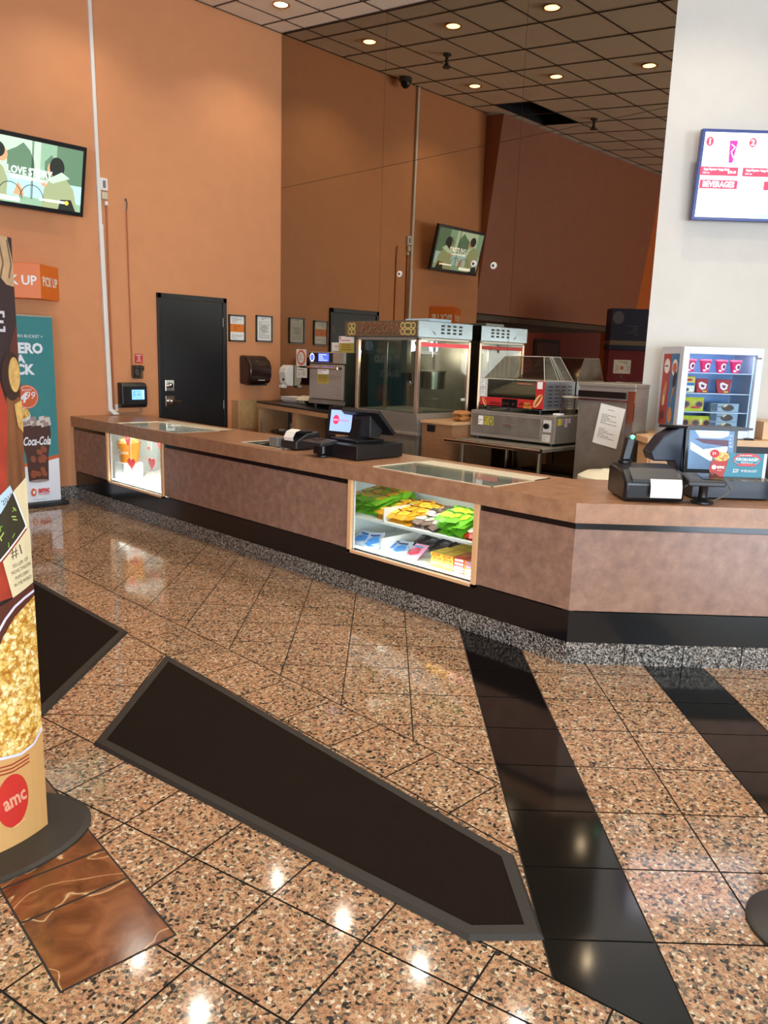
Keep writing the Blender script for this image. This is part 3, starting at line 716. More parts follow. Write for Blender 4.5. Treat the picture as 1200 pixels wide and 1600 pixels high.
# tall banner
t = thing('banner_stand', 'teal and white roll-up banner with a cola cup, standing by the orange wall', 'banner', (2.86, 7.80, 0))
b0, b1, by = 2.44, 3.185, 7.79
MB().box(b0, by - .004, .05, b1, by + .004, 1.845).build('fabric', C('banner_teal', (52, 128, 132)), t)
MB().box(b0 - .02, by - .06, 0, b1 + .06, by + .08, .045).build('base', black_plastic, t, bevel=.008); MB().box(b0, by - .008, 1.835, b1, by + .008, 1.85).build('top_rail', steel, t)
MB().cyl((2.81, by + .03, .04), (2.81, by + .03, 1.84), .01).build('pole', steel_d, t)
p = Print((b0, by - .004, .05), (1, 0, 0), (0, 0, 1)); W, Hh = b1 - b0, 1.79
p.clip = (0, 0, W, Hh)
teal = C('banner_teal', (52, 128, 132)); wh = C('banner_white', (226, 230, 238)); rust = C('banner_rust', (206, 92, 48)); cola = C('banner_cola', (70, 34, 24)); cola2 = C('banner_amber', (138, 70, 40)); ice = C('banner_ice', (150, 130, 124))
p.rect(0, 0, W, Hh, teal); p.poly([(0, 0), (W, 0), (W, .46), (0, .30)], rust); p.poly([(0, 0), (W, 0), (W, .425), (0, .265)], wh)
p.text('POPCORN BUCKET +', .465, 1.60, .04, wh, width=.36)
p.text('HERO', .48, 1.485, .13, wh, bold=.006, width=.32); p.text('A', .43, 1.385, .10, wh, bold=.005); p.text('SNACK', .34, 1.285, .13, wh, bold=.006, width=.42)
p.ell(.47, 1.03, .105, .115, rust); p.ell(.47, 1.03, .097, .105, wh); p.ell(.47, 1.03, .094, .101, rust); p.text('BUCKET', .47, 1.095, .03, wh, width=.09); p.text('4', .425, 1.02, .14, wh, bold=.003, shear=.2); p.text('99', .495, 1.04, .10, wh, shear=.2, width=.085)
p.poly([(.32, .86), (.33, .62), (.46, .62), (.49, .86)], wh); p.ell(.405, .87, .08, .06, popm)
cup = [(.38, .79), (.67, .77), (.675, .66), (.64, .45), (.632, .21), (.44, .21), (.43, .45), (.38, .64)]
p.poly(cup, cola); rr = random.Random(4)
for i in range(14): p.ell(.46 + rr.random() * .15, .25 + rr.random() * .33, .024, .034, cola2, rot=rr.random())
for i in range(22):
    a, c = .39 + rr.random() * .24, .73 + rr.random() * .07; p.poly([(a, c), (a + .05, c + .01), (a + .045, c + .05), (a - .005, c + .04)], ice if i % 2 else C('banner_ice_pale', (206, 196, 190)))
p.text('Coca-Cola', .53, .60, .115, wh, bold=.003, shear=.35, width=.26); p.ell(.536, .21, .096, .014, ice)
p.ell(.475, .10, .026, .040, rust); p.ell(.478, .10, .012, .018, wh); p.text('amc', .575, .118, .075, C('amc_red', (206, 48, 48)), bold=.003, width=.11); p.text('CLASSIC', .575, .078, .032, C('amc_red', (206, 48, 48)), width=.11); p.lines(.47, .62, .02, .03, 1, grey_ink)
p.build('artwork', t)

# ---------------------------------------------------------------- floor mats and standing things on the lobby floor
def inset(poly, d):
    n = len(poly); out = []
    ar = sum(poly[i][0] * poly[(i + 1) % n][1] - poly[(i + 1) % n][0] * poly[i][1] for i in range(n)); s = 1 if ar > 0 else -1
    for i in range(n):
        p0, p1, p2 = [Vector(poly[k % n]) for k in (i - 1, i, i + 1)]
        e0 = (p1 - p0).normalized(); e1_ = (p2 - p1).normalized(); n0 = Vector((-e0.y, e0.x)) * s; n1 = Vector((-e1_.y, e1_.x)) * s
        q = n0 + n1; q = q / q.dot(n1) if q.dot(n1) else n0; out.append(tuple(p1 + q * d))
    return out
def floor_mat(poly, label):
    cx = sum(p[0] for p in poly) / len(poly); cy = sum(p[1] for p in poly) / len(poly)
    t = thing('floor_mat', label, 'floor mat', (cx, cy, 0))
    n = len(poly); i1 = inset(poly, .012); i2 = inset(poly, .046)
    bd = MB(); bd.add([p + (.0015,) for p in poly] + [p + (.012,) for p in i1] + [p + (.013,) for p in i2] + [p + (.002,) for p in i2],
        [(i, (i + 1) % n, n + (i + 1) % n, n + i) for i in range(n)] + [(n + i, n + (i + 1) % n, 2 * n + (i + 1) % n, 2 * n + i) for i in range(n)] + [(2 * n + i, 2 * n + (i + 1) % n, 3 * n + (i + 1) % n, 3 * n + i) for i in range(n)] + [tuple(range(n))[::-1]])
    bd.build('rubber_border', rubber, t)
    MB().prism([tuple(p) for p in i2], .002, .0115).build('pile', carpet, t)
floor_mat([(1.932, 3.49), (1.235, 2.83), (1.505, 1.125), (1.663, .985), (1.905, 1.262)], 'long dark brown floor mat with a cut corner, in the centre foreground')
floor_mat([(1.945, 3.925), (1.182, 3.20), (.92, 4.70), (1.0, 5.6), (1.945, 5.6)], 'dark brown floor mat partly behind the popcorn standee')

# lens-shaped popcorn standee
t = thing('popcorn_standee', 'tall curved cardboard standee printed with popcorn, wood and a kraft bucket, at left', 'standee', XY(-1.34, 2.19, 0))
E1, E2 = Vector((-1.078, 2.322)), Vector((-1.6, 2.05)); ch = (E2 - E1).length; sg_ = .13; Rr = (ch * ch / 4 + sg_ * sg_) / (2 * sg_)
dd = (E2 - E1) / ch; nn = Vector((-dd.y, dd.x)); nn = -nn if nn.y > 0 else nn
mid_ = (E1 + E2) / 2; cen = mid_ - nn * (Rr - sg_); cenb = mid_ + nn * (Rr - sg_)
a1_ = math.atan2(E1.y - cen.y, E1.x - cen.x); half = 2 * math.asin(ch / 2 / Rr); ARC = half * Rr
ZB = .012
def fm(u, v, h):
    an = a1_ - u / Rr; return XY(cen.x + (Rr + h) * math.cos(an), cen.y + (Rr + h) * math.sin(an), v)
NS = 24; bd = MB(); kraft = mat('kraft_card', (196, 148, 88), rough=.7); dkb = C('print_dark', (46, 30, 30))
fpts = [fm(ARC * i / NS, 0, 0)[:2] for i in range(NS + 1)]
bpts = [tuple(2 * Vector(XY(*mid_)[:2]) - Vector(q)) for q in fpts][1:-1]
outl = fpts + bpts
bd.use(dkb); bd.prism(outl, ZB, 1.853); bd.build('body', None, t)
base = MB().lathe([(.30, 0), (.30, .008), (.285, .012), (.001, .012)], n=48, sx=1.42, sy=.92); an = math.atan2(dd.y, dd.x)
mc = Vector((-1.335, 2.20))
base.v = [XY(mc.x + v[0] * math.cos(an) - v[1] * math.sin(an), mc.y + v[0] * math.sin(an) + v[1] * math.cos(an), v[2]) for v in base.v]
base.build('base_plate', mat('base_black', (40, 38, 34), rough=.5), t)
p = Print((0, 0, 0), (1, 0, 0), (0, 0, 1), fmap=fm, step=.0002); p.flip = -1; p.strip = ARC / NS; p.clip = (0, ZB, ARC, 1.853)
red_ = C('print_chili', (150, 50, 30), noise=.2, scale=14); woodp = mat('print_wood', (112, 66, 34), rough=.6, noise=.4, scale=40, stretch=(1, 1, .15)); sackm = C('print_sack', (168, 136, 100), noise=.2, scale=20)
p.rect(0, 0, ARC, 1.86, dkb)
p.poly([(0, 1.02), (0, 1.62), (.03, 1.55), (.06, 1.30), (.06, 1.02)], C('print_umber', (84, 38, 26)))
p.poly([(0, 1.02), (0, 1.40), (.05, 1.42), (.08, 1.3), (.09, 1.02)], woodp); p.poly([(.052, 1.375), (.075, 1.13), (.3, 1.0), (.3, 1.44), (.073, 1.45)], red_)
p.poly([(.019, 1.856), (0.004, 1.80), (-.006, 1.73), (.005, 1.718), (.03, 1.722), (.055, 1.745), (.16, 1.80), (.2, 1.856)], sackm)
for q in (.02, .05, .08): p.line([(q, 1.845), (q - .012, 1.78), (q, 1.74)], .006, C('print_sack_dark', (104, 78, 56)))
lv = C('print_lavender', (176, 166, 172)); 
for a, b_, c, d_ in ((.045, 1.640, .16, 1.648), (.05, 1.614, .16, 1.622), (.045, 1.590, .16, 1.598), (.045, 1.63, .052, 1.648), (.045, 1.59, .052, 1.606)): p.rect(a, b_, c, d_, lv, 12)
p.k = 12; p.ell(.033, 1.466, .036, .07, C('print_walnut', (50, 28, 20))); p.ell(.022, 1.470, .022, .05, C('print_maize', (190, 150, 84), noise=.25, scale=50))
p.poly([(-.01, 1.40), (.03, 1.385), (.02, 1.32), (0, 1.30), (-.01, 1.3)], C('print_maize', (190, 150, 84)))
p.poly([(0, 1.02), (.3, .85), (.3, 1.12), (.06, 1.12)], woodp)
bei = C('print_parchment', (214, 196, 156), noise=.04, scale=12)
p.poly([(-.01, 1.175), (.052, 1.13), (.10, 1.10), (.3, 1.0), (.3, .8), (.071, .812), (-.01, .846)], red_)
p.poly([(-.01, 1.175), (.052, 1.132), (.06, 1.10), (.017, 1.014), (-.01, .99)], bei); p.poly([(.055, 1.13), (.064, 1.150), (.2, 1.05), (.2, 1.0), (.1, 1.07)], C('print_paleblue', (176, 196, 206))); p.text('2019', .075, 1.11, .022, ink, rot=.5)
p.poly([(.1, 1.072), (.055, 1.128), (.014, 1.018), (.109, .935), (.25, .83), (.25, 1.0)], C('print_soil', (52, 46, 30))); rr = random.Random(2)
lf = [C('print_leaf', (120, 150, 50)), C('print_leaf_light', (170, 190, 90))]
for i in range(46):
    a = rr.uniform(.025, .2); b_ = rr.uniform(.955, 1.09)
    if b_ < .935 + (.11 - a) * .75 + .012 or b_ > 1.115 - abs(a - .055) * 1.05: continue
    an_ = rr.uniform(0, 3.1); p.line([(a - .008 * math.cos(an_), b_ - .008 * math.sin(an_)), (a + .008 * math.cos(an_), b_ + .008 * math.sin(an_))], .0035, lf[i % 2], 24 + i % 3)
p.k = 27; p.line([(.055, 1.128), (.014, 1.018), (.109, .935), (.25, .83)], .005, white_m)
p.poly([(-.01, 1.005), (.014, 1.008), (.105, .928), (.08, .81), (.0, .838), (-.01, .84)], bei)
p.k = 30; sc = C('print_script', (92, 78, 60))
for tx, uu, vv, sz, wd in (('#1', .055, .948, .045, .04), ('SELLER OF', .045, .912, .016, .06), ('MOVIE THEATRE', .043, .893, .016, .075), ('POPCORN', .043, .872, .016, .05), ('IN THE WORLD', .04, .853, .016, .065)): p.text(tx, uu, vv, sz, sc, width=wd, rot=.22)
p.k = 36
p.poly([(-.01, .84), (.0, .838), (.08, .81), (.3, .74), (.3, .3), (-.01, .34)], C('print_umber', (84, 38, 26)))
p.poly([(-.01, .80), (.04, .775), (.08, .75), (.12, .70), (.16, .62), (.3, .5), (.3, .30), (.15, .315), (.088, .300), (.038, .312), (-.01, .345)], popm)
rim_m = C('print_rim', (208, 204, 222)); p.line([(0, .812), (.04, .800), (.077, .782), (.11, .752), (.14, .71), (.17, .65), (.25, .5)], .008, rim_m)
p.poly([(-.01, .345), (.002, .350), (.038, .318), (.088, .306), (.15, .318), (.4, .42), (.4, 0), (-.01, 0)], kraft)
p.line([(-.01, .36), (.002, .352), (.038, .318), (.088, .306), (.15, .318), (.3, .37)], .009, rim_m)
for k in range(3): p.line([(.06, .292 - .012 * k), (.12, .285 - .012 * k), (.3, .31 - .012 * k)], .005, red_)
p.ell(.124, .165, .052, .088, C('amc_circle_red', (190, 44, 34))); p.text('amc', .118, .168, .07, C('print_amc_tan', (214, 150, 120)), bold=.002, width=.075, rot=.18)
p.line([(.13, .075), (.09, .085)], .003, C('print_pale_kraft', (222, 184, 130)))
p.build('printed_face', t)

# stanchion at the right edge
t = thing('rope_stanchion', 'black round based rope stanchion at the right edge of the photo', 'stanchion', XY(1.24, 1.94, 0))
MB().lathe([(.165, 0), (.165, .012), (.15, .022), (.04, .03), (.03, .04)], n=48).build('base', mat('stanchion_black', (42, 41, 38), rough=.45), t, local=True, smooth=True)
MB().cyl((0, 0, .03), (0, 0, .95), .03, n=24).build('post', black_metal, t, local=True); MB().lathe([(.03, .95), (.045, .96), (.045, 1.0), (.001, 1.02)], n=24).build('cap', black_plastic, t, local=True)

# ---------------------------------------------------------------- candy display (right) and heart display (left)
def pillow(L_, W_, T_, n=6):
    """a filled bag lying flat: crimped ends, puffed middle"""
    mb = MB(); vs = []; nx, ny = n, 5
    for s_ in (1, -1):
        for i in range(nx + 1):
            for j in range(ny + 1):
                x = (i / nx - .5) * L_; y = (j / ny - .5) * W_
                h = T_ / 2 * (max(0, 1 - (2 * i / nx - 1) ** 4)) * (max(0, 1 - (2 * j / ny - 1) ** 4)) * (1 + .18 * math.sin(5 * i + 3 * j))
                vs.append((x, y, s_ * h))
    m_ = (nx + 1) * (ny + 1); fs = []
    for k in (0, 1):
        for i in range(nx):
            for j in range(ny):
                a = k * m_ + i * (ny + 1) + j; q = (a, a + 1, a + ny + 2, a + ny + 1); fs.append(q[::-1] if k == 0 else q)
    for i in range(nx): 
        for j in (0, ny): a = i * (ny + 1) + j; b = a + ny + 1; fs.append((a, b, b + m_, a + m_))
    for j in range(ny):
        for i in (0, nx): a = i * (ny + 1) + j; fs.append((a, a + 1, a + 1 + m_, a + m_))
    return mb.add(vs, fs)
def candy_bag(name, label, c1, c2, c3, L_=.15, W_=.105, T_=.03, word=None, group=None):
    t = thing(name, label, 'candy bag', (0, 0, 0), 0, group)
    a_ = pillow(L_, W_, T_).build('bag', C('wrap_%d_%d_%d' % c1, c1, rough=.28), t, smooth=True, local=True)
    p = Print((0, 0, T_ / 2 + .002), (0, -1, 0), (1, 0, 0)); p.n = Vector((0, 0, 1))
    p.poly([(-W_ * .38, -L_ * .20), (-W_ * .1, -L_ * .28), (W_ * .36, -L_ * .12), (W_ * .28, L_ * .16), (-W_ * .05, L_ * .2), (-W_ * .34, L_ * .05)], C('wrap_%d_%d_%d' % c2, c2, rough=.3)); p.rect(-W_ * .3, L_ * .22, W_ * .3, L_ * .3, C('wrap_%d_%d_%d' % c3, c3, rough=.3))
    if word: p.text(word, 0, 0, W_ * .26, C('wrap_%d_%d_%d' % c3, c3, rough=.3), bold=.0015, width=W_ * .58)
    else: p.lines(-W_ * .22, W_ * .22, -L_ * .08, L_ * .06, 2, C('wrap_%d_%d_%d' % c3, c3, rough=.3))
    p.build('print', t, local=True)
    return t
rr = random.Random(11)
def pile(proto_args, b0, b1, zs, rows, layers, label, group, z0, tiltx=.30, sp=.080, da=.10, a_first=3.60, first_names='candy_bag'):
    c1, c2, c3, word, dims = proto_args
    first = None; n = 0
    nb = max(1, int(round((b0 - b1) / sp)))
    for l in range(layers):
        for r_ in range(rows):
            for k in range(nb):
                b = b0 - (k + .5) * (b0 - b1) / nb + rr.uniform(-.008, .008); a = a_first + r_ * da + rr.uniform(-.01, .01); z = z0 + dims[2] * .62 + l * dims[2] * .92 + r_ * .016
                rot = (rr.uniform(-.2, .2), -tiltx + rr.uniform(-.16, .16), rr.uniform(-.5, .5))
                if first is None:
                    first = candy_bag(first_names, label, c1, c2, c3, *dims, word=word, group=group); first.location = (a, b, z); first.rotation_euler = rot
                else: dup(first, (a, b, z), tilt=rot)
US, LS = .512, .30
pile(((120, 190, 50), (214, 190, 60), (230, 60, 40), None, (.16, .11, .03)), 3.93, 3.610, 0, 3, 4, 'green candy bag in the pile at the left end of the upper shelf', 'green candy bags, upper shelf left', US, a_first=3.66)
pile(((226, 160, 40), (250, 210, 70), (120, 50, 20), None, (.15, .10, .03)), 3.610, 3.270, 0, 3, 2, 'golden orange candy bag on the upper shelf of the lit case', 'orange candy bags, upper shelf', US)
pile(((128, 104, 92), (220, 214, 204), (70, 40, 30), None, (.15, .10, .028)), 3.290, 3.060, 0, 3, 2, 'brown and white candy bag in the middle of the upper shelf', 'brown candy bags, upper shelf', US)
pile(((116, 196, 48), (206, 220, 60), (40, 120, 40), None, (.15, .10, .03)), 3.060, 2.860, 0, 2, 4, 'bright green candy bag in the big pile right of the brown ones', 'green candy bags, upper shelf right', US)
pile(((200, 44, 36), (240, 236, 226), (120, 190, 50), None, (.14, .09, .028)), 2.860, 2.770, 0, 2, 2, 'red and white candy bag at the right end of the upper shelf', 'red candy bags, upper shelf', US, sp=.09)
pile(((196, 210, 228), (70, 140, 214), (40, 70, 150), None, (.17, .12, .02)), 3.840, 3.620, 0, 1, 2, 'white and blue candy pouch left of the divider on the lower shelf', 'blue pouches left of the divider', LS, tiltx=.5, sp=.11)
pile(((196, 210, 228), (70, 140, 214), (30, 40, 90), None, (.17, .115, .02)), 3.560, 3.360, 0, 1, 2, 'white and blue candy pouch leaning right of the divider', 'blue pouches right of the divider', LS, tiltx=.5, sp=.11)
pile(((58, 54, 62), (100, 96, 104), (230, 230, 230), None, (.16, .11, .02)), 3.540, 2.960, 0, 1, 2, 'dark candy pouch at the back of the lower shelf', 'dark pouches at the back of the lower shelf', LS + .02, tiltx=.35, a_first=3.86, sp=.12)
pile(((238, 168, 200), (214, 60, 80), (60, 150, 200), None, (.16, .11, .022)), 3.360, 3.210, 0, 1, 2, 'pink candy pouch on the lower shelf beside the yellow boxes', 'pink pouches', LS, tiltx=.45, sp=.14)
def candy_box(label, c1, c2, c3, group, L_=.17, W_=.085, T_=.022):
    t = thing('candy_box', label, 'candy box', (0, 0, 0), 0, group)
    MB().box(-L_ / 2, -W_ / 2, 0, L_ / 2, W_ / 2, T_).build('carton', C('carton_%d_%d_%d' % c1, c1, rough=.35), t, local=True, bevel=.001)
    p = Print((0, 0, T_), (0, -1, 0), (1, 0, 0)); p.n = Vector((0, 0, 1)); p.rect(-W_ * .38, -L_ * .3, W_ * .38, L_ * .36, C('carton_%d_%d_%d' % c2, c2)); p.lines(-W_ * .3, W_ * .3, -L_ * .1, L_ * .2, 2, C('carton_%d_%d_%d' % c3, c3)); p.build('top_print', t, local=True)
    p = Print((-L_ / 2, 0, T_ / 2), (0, -1, 0), (0, 0, 1)); p.rect(-W_ * .35, -T_ * .3, W_ * .35, T_ * .3, C('carton_%d_%d_%d' % c3, c3)); p.lines(-W_ * .25, W_ * .25, -T_ * .2, T_ * .2, 1, C('carton_%d_%d_%d' % c2, c2)); p.build('end_print', t, local=True)
    return t
def stack(label, cs, group, bs_, n, a0=3.60, rows=1):
    f = None
    for r_ in range(rows):
        for b in bs_:
            for k in range(n):
                loc = (a0 + r_ * .175, b + rr.uniform(-.003, .003), LS + .004 + k * .0225); rz = rr.uniform(-.05, .05) + .1
                if f is None: f = candy_box(label, *cs, group); f.location = loc; f.rotation_euler = (0, 0, rz)
                else: dup(f, loc, rz)
stack('flat yellow candy box stacked on the lower shelf of the lit case', ((226, 190, 50), (240, 214, 80), (206, 90, 50)), 'yellow candy boxes', (3.045, 2.955), 4, rows=2)
stack('flat red candy box stacked beside the yellow boxes', ((206, 70, 56), (232, 120, 80), (240, 226, 210)), 'red candy boxes', (2.868,), 4, rows=2)
stack('flat orange and blue candy box stacked at the right end of the lower shelf', ((226, 130, 50), (206, 60, 50), (150, 150, 206)), 'orange candy boxes', (2.778,), 4, rows=2)

# left display: popcorn bucket, paper hearts, crumpled white cloth
t = thing('popcorn_bucket', 'orange popcorn bucket behind hanging hearts in the left lit case', 'popcorn bucket', (3.66, 7.08, .30))
MB().box(3.50, 7.04, .301, 3.70, 7.24, .478).build('riser', inner, t, bevel=.004)
bk_ = MB().lathe([(.085, .0), (.112, .185), (.116, .19)], c=(3.605, 7.135, .479), n=32); bk_.build('bucket', C('bucket_orange', (228, 140, 30)), t, smooth=True)
MB().lathe([(.108, 0), (.10, .03), (.06, .05), (.001, .055)], c=(3.605, 7.135, .665), n=20).build('popcorn', popm, t)
def cyl_map(cx, cy, z0, r0_, r1_, h_):
    return lambda u, v, h: (cx - (r0_ + (r1_ - r0_) * v / h_ + h) * math.cos(u / r0_), cy - (r0_ + (r1_ - r0_) * v / h_ + h) * math.sin(u / r0_), z0 + v)
p = Print((0, 0, 0), (1, 0, 0), (0, 0, 1), fmap=cyl_map(3.605, 7.135, .479, .086, .113, .185)); p.strip = .015
p.ell(0.0, .10, .022, .032, white_m); p.ell(.004, .10, .010, .014, C('bucket_orange', (228, 140, 30))); p.text('amc', .06, .10, .05, white_m, width=.06); p.build('logo', t)
heart_m = mat('paper_heart_red', (206, 66, 66), rough=.6); heart_p = mat('paper_heart_pink', (230, 150, 148), rough=.6)
def heart(a, b, z, r, m, label, rx=0, group='hanging paper hearts'):
    t = thing('paper_heart', label, 'paper heart', (a, b, z), 0, group)
    pts = []
    for i in range(28):
        q = 2 * math.pi * i / 28; pts.append((r * math.sin(q) ** 3, r * (13 * math.cos(q) - 5 * math.cos(2 * q) - 2 * math.cos(3 * q) - math.cos(4 * q)) / 16))
    MB().sweep(pts, 0, -.003, .003).build('heart', m, t, local=True, bevel=.001)
    MB().cyl((0, 0, r * .3), (0, 0, T0 - z - .002), .0012, n=6).build('string', white_m, t, local=True); t.rotation_euler = (0, 0, rx)
heart(3.53, 6.55, .535, .062, heart_m, 'large red paper heart hanging alone at the right of the left case')
heart(3.54, 7.02, .70, .055, heart_m, 'red paper heart hanging above the orange bucket')
heart(3.54, 6.965, .49, .058, heart_m, 'red paper heart hanging in front of the orange bucket', .2)
heart(3.58, 7.05, .42, .05, heart_p, 'pale pink paper heart hanging lowest at the left of the case')
heart(3.54, 6.42, .715, .035, heart_m, 'small red paper heart high up, second from the right edge'); heart(3.54, 6.31, .71, .03, heart_m, 'small red paper heart at the top right corner of the case')
heart(3.55, 6.64, .665, .018, heart_m, 'tiny red paper heart on the string above the large heart'); heart(3.60, 6.34, .52, .03, heart_p, 'small pale heart right of the large red heart')
for k in range(6): heart(3.84, 6.25 + k * .13, .715, .042, heart_m if k % 2 else heart_p, 'paper heart of the garland under the glass top, number %s from the right' % ('one', 'two', 'three', 'four', 'five', 'six')[k], group='garland hearts')
cl_ = MB(); nx, ny = 26, 40; vs = []
for i in range(nx + 1):
    for j in range(ny + 1):
        a = 3.51 + .52 * i / nx; b = 6.22 + 1.0 * j / ny
        vs.append((a, b, .315 + .05 * i / nx + .018 * math.sin(b * 31 + 3 * math.sin(a * 24)) * math.sin(a * 40 + 2 * math.sin(b * 17)) + .006 * math.sin(b * 90 + a * 50)))
cl_.add(vs, [(i * (ny + 1) + j, i * (ny + 1) + j + 1, (i + 1) * (ny + 1) + j + 1, (i + 1) * (ny + 1) + j) for i in range(nx) for j in range(ny)])
tag(cl_.build('crumpled_cloth', mat('white_cloth', (236, 230, 224), rough=.9), smooth=True), 'crumpled white cloth covering the floor of the left lit case', 'cloth')

# ---------------------------------------------------------------- back counter along the mirror
t = thing('back_cabinet', 'tan laminate back cabinet with open bays and a black top, along the mirror', 'cabinet', (5.9, 6.9, 0))
cf0, cf1 = Vector((5.64, 7.83)), Vector((5.243, 5.93)); dv = (cf1 - cf0).normalized(); nv = Vector((-dv.y, dv.x)) ; LC = (cf1 - cf0).length
if nv.x < 0: nv = -nv
def cp(s_, d): q = cf0 + dv * s_ + nv * d; return (q.x, q.y)
mb = MB(); mb.prism([cp(0, -.02), cp(LC, -.02), (6.09, 5.93), (6.09, 7.95)], .975, .995); mb.build('black_top', mat('black_worktop', (26, 23, 22), rough=.35), t, bevel=.003)
mb = MB(); mb.prism([cp(0, -.015), cp(LC, -.015), cp(LC, .03), cp(0, .03)], .925, .974); mb.build('top_edge', tan_wood, t)
mb = MB()
for s0, s1 in ((0, .05), (.93, 1.01), (LC - .03, LC)): mb.prism([cp(s0, 0), cp(s1, 0), cp(s1, .40), cp(s0, .40)], 0, .925)
mb.prism([cp(0, .01), cp(LC, .01), cp(LC, .40), cp(0, .40)], .60, .625); mb.prism([cp(0, 0), cp(LC, 0), cp(LC, .02), cp(0, .02)], 0, .60)
mb.build('carcass', tan_wood, t)
mb = MB(); mb.prism([cp(.05, .38), cp(LC - .03, .38), cp(LC - .03, .40), cp(.05, .40)], .625, .925); mb.build('bay_back', mat('blue_grey_panel', (96, 104, 118), rough=.5), t)
for s0 in (.10, .88): MB().prism([cp(s0, -.002), cp(s0 + .03, -.002), cp(s0 + .03, .02), cp(s0, .02)], .64, .80).build('door_track', steel, t)
t = thing('side_bin', 'tan wooden open fronted bin board fixed to the orange wall beside the cabinet', 'cabinet', (5.55, WA, .60))
MB().box(5.39, WA - .03, .60, 5.75, WA - .002, 1.0).build('back_board', mat('lit_tan_board', (188, 150, 100), rough=.5, noise=.1, scale=20), t)
MB().box(5.39, WA - .15, .60, 5.75, WA - .03, .655).build('bin_floor', brown_wood, t); MB().box(5.385, WA - .15, .60, 5.40, WA - .002, 1.0).build('side_board', tan_wood, t)
for (s_, d, r_, hh, c, nm, lb) in ((.72, .18, .045, .12, (196, 170, 130), 'storage_jar', 'tan jar standing in the left bay of the back cabinet'), (.82, .2, .04, .09, (150, 116, 84), 'storage_jar', 'brown jar beside the tan one in the left bay'), (.40, .14, .05, .03, (214, 204, 186), 'small_dish', 'small pale dish in the left bay of the back cabinet')):
    q = cp(s_, d); o = MB().lathe([(r_ * .9, 0), (r_, hh * .2), (r_, hh * .85), (r_ * .7, hh), (.001, hh)], c=(q[0], q[1], .626), n=20).build(nm, C('jar_%d' % c[0], c), smooth=True); tag(o, lb, 'jar' if 'jar' in nm else 'dish')
q = cp(.5, .2); o = MB().box(-.30, -.12, 0, .30, .12, .04).build('bay_tray', dark_plastic, bevel=.008); o.location = (q[0], q[1], .626); o.rotation_euler = (0, 0, math.atan2(dv.y, dv.x)); tag(o, 'dark tray lying in the left bay of the back cabinet', 'tray')
bpy.data.objects['small_dish'].location.z = .041; bpy.data.objects['storage_jar'].location.z = .041; bpy.data.objects['storage_jar.001'].location.z = .041

# soap dispenser and notices on the mirror
t = thing('soap_dispenser', 'white soap dispenser mounted on the mirror above the black top', 'soap dispenser', (6.1, 7.80, 1.15))
sd = MB(); prof = [(6.114, 1.17), (6.03, 1.18), (6.0, 1.22), (5.985, 1.34), (6.005, 1.40), (6.05, 1.43), (6.114, 1.43)]
sd.add([(x, 7.74, z) for x, z in prof] + [(x, 7.88, z) for x, z in prof], [tuple(range(7)), tuple(range(7, 14))[::-1]] + [(i, 7 + i, 7 + (i + 1) % 7, (i + 1) % 7) for i in range(7)]); sd.build('cover', white_pl, t, bevel=.012)
MB().cyl((5.998, 7.79, 1.255), (5.99, 7.79, 1.255), .016).build('sight_glass', black_plastic, t); MB().box(5.965, 7.77, 1.15, 6.04, 7.85, 1.19).build('push_bar', white_pl, t, bevel=.01)
def mprint(b, z, off=.004, a=MA): return Print((a - off, b, z), (0, -1, 0), (0, 0, 1))
t = thing('mirror_notice', 'white notice with a red-orange ring, stuck to the mirror', 'notice', (MA, 7.6, 1.42))
MB().box(6.112, 7.50, 1.425, MA - .001, 7.69, 1.625).build('sheet', paper, t); p = mprint(7.69, 1.425, .0055); p.ell(.095, .10, .082, .09, C('ring_orange', (214, 92, 62))); p.ell(.095, .10, .060, .068, paper); p.lines(.055, .135, .06, .14, 5, grey_ink); p.build('print', t)
t = thing('mirror_notice', 'small white notice with black print below the ring notice', 'notice', (MA, 7.6, 1.29))
MB().box(6.112, 7.485, 1.285, MA - .001, 7.675, 1.405).build('sheet', paper, t); p = mprint(7.675, 1.285, .0055); p.lines(.02, .17, .085, .108, 1, ink); p.lines(.02, .08, .015, .075, 3, ink, seed=3); p.lines(.10, .17, .015, .075, 4, ink, seed=8); p.build('print', t)
for (b, z, lb) in ((4.734, 2.436, 'round white mirror clip right of the television reflection'), (4.975, 2.467, 'white mirror clip at the lower right corner of the television reflection'), (5.968, 2.423, 'round white mirror clip left of the television reflection')):
    t = thing('mirror_clip', lb, 'mirror clip', (MA, b, z)); MB().cyl((MA - .001, b, z), (MA - .010, b, z), .032, n=20).build('disc', white_pl, t); MB().cyl((MA - .010, b, z), (MA - .016, b, z), .012, n=12).build('screw', dark_plastic, t)

# things on the back counter top
t = thing('paper_tray_stack', 'stack of white paper food trays on the black top by the soap dispenser', 'paper trays', (5.92, 7.45, .996))
for k in range(4):
    z = .997 + k * .012; mb = MB(); mb.prism([(5.84, 7.34), (6.0, 7.34), (6.0, 7.58), (5.84, 7.58)], z, z + .03, [(5.81, 7.31), (6.03, 7.31), (6.03, 7.61), (5.81, 7.61)]); mb.build('tray', paper, t)
t = thing('bun_bag', 'white bag of rolls lying on the black top beside the oven', 'bread bag', (5.8, 7.05, .997))
for k in range(5): pillow(.16, .08, .09).build('roll', C('bun_cream', (216, 204, 176), rough=.5), t, smooth=True, local=True).location = (0, -.16 + k * .07, .046)
o = MB().prism([(5.66, 6.72), (5.86, 6.72), (5.86, 6.92), (5.66, 6.92)], .997, 1.05, [(5.63, 6.69), (5.89, 6.69), (5.89, 6.95), (5.63, 6.95)]).build('black_bowl', black_plastic, bevel=.004); tag(o, 'square black bowl left of the steel oven', 'bowl')

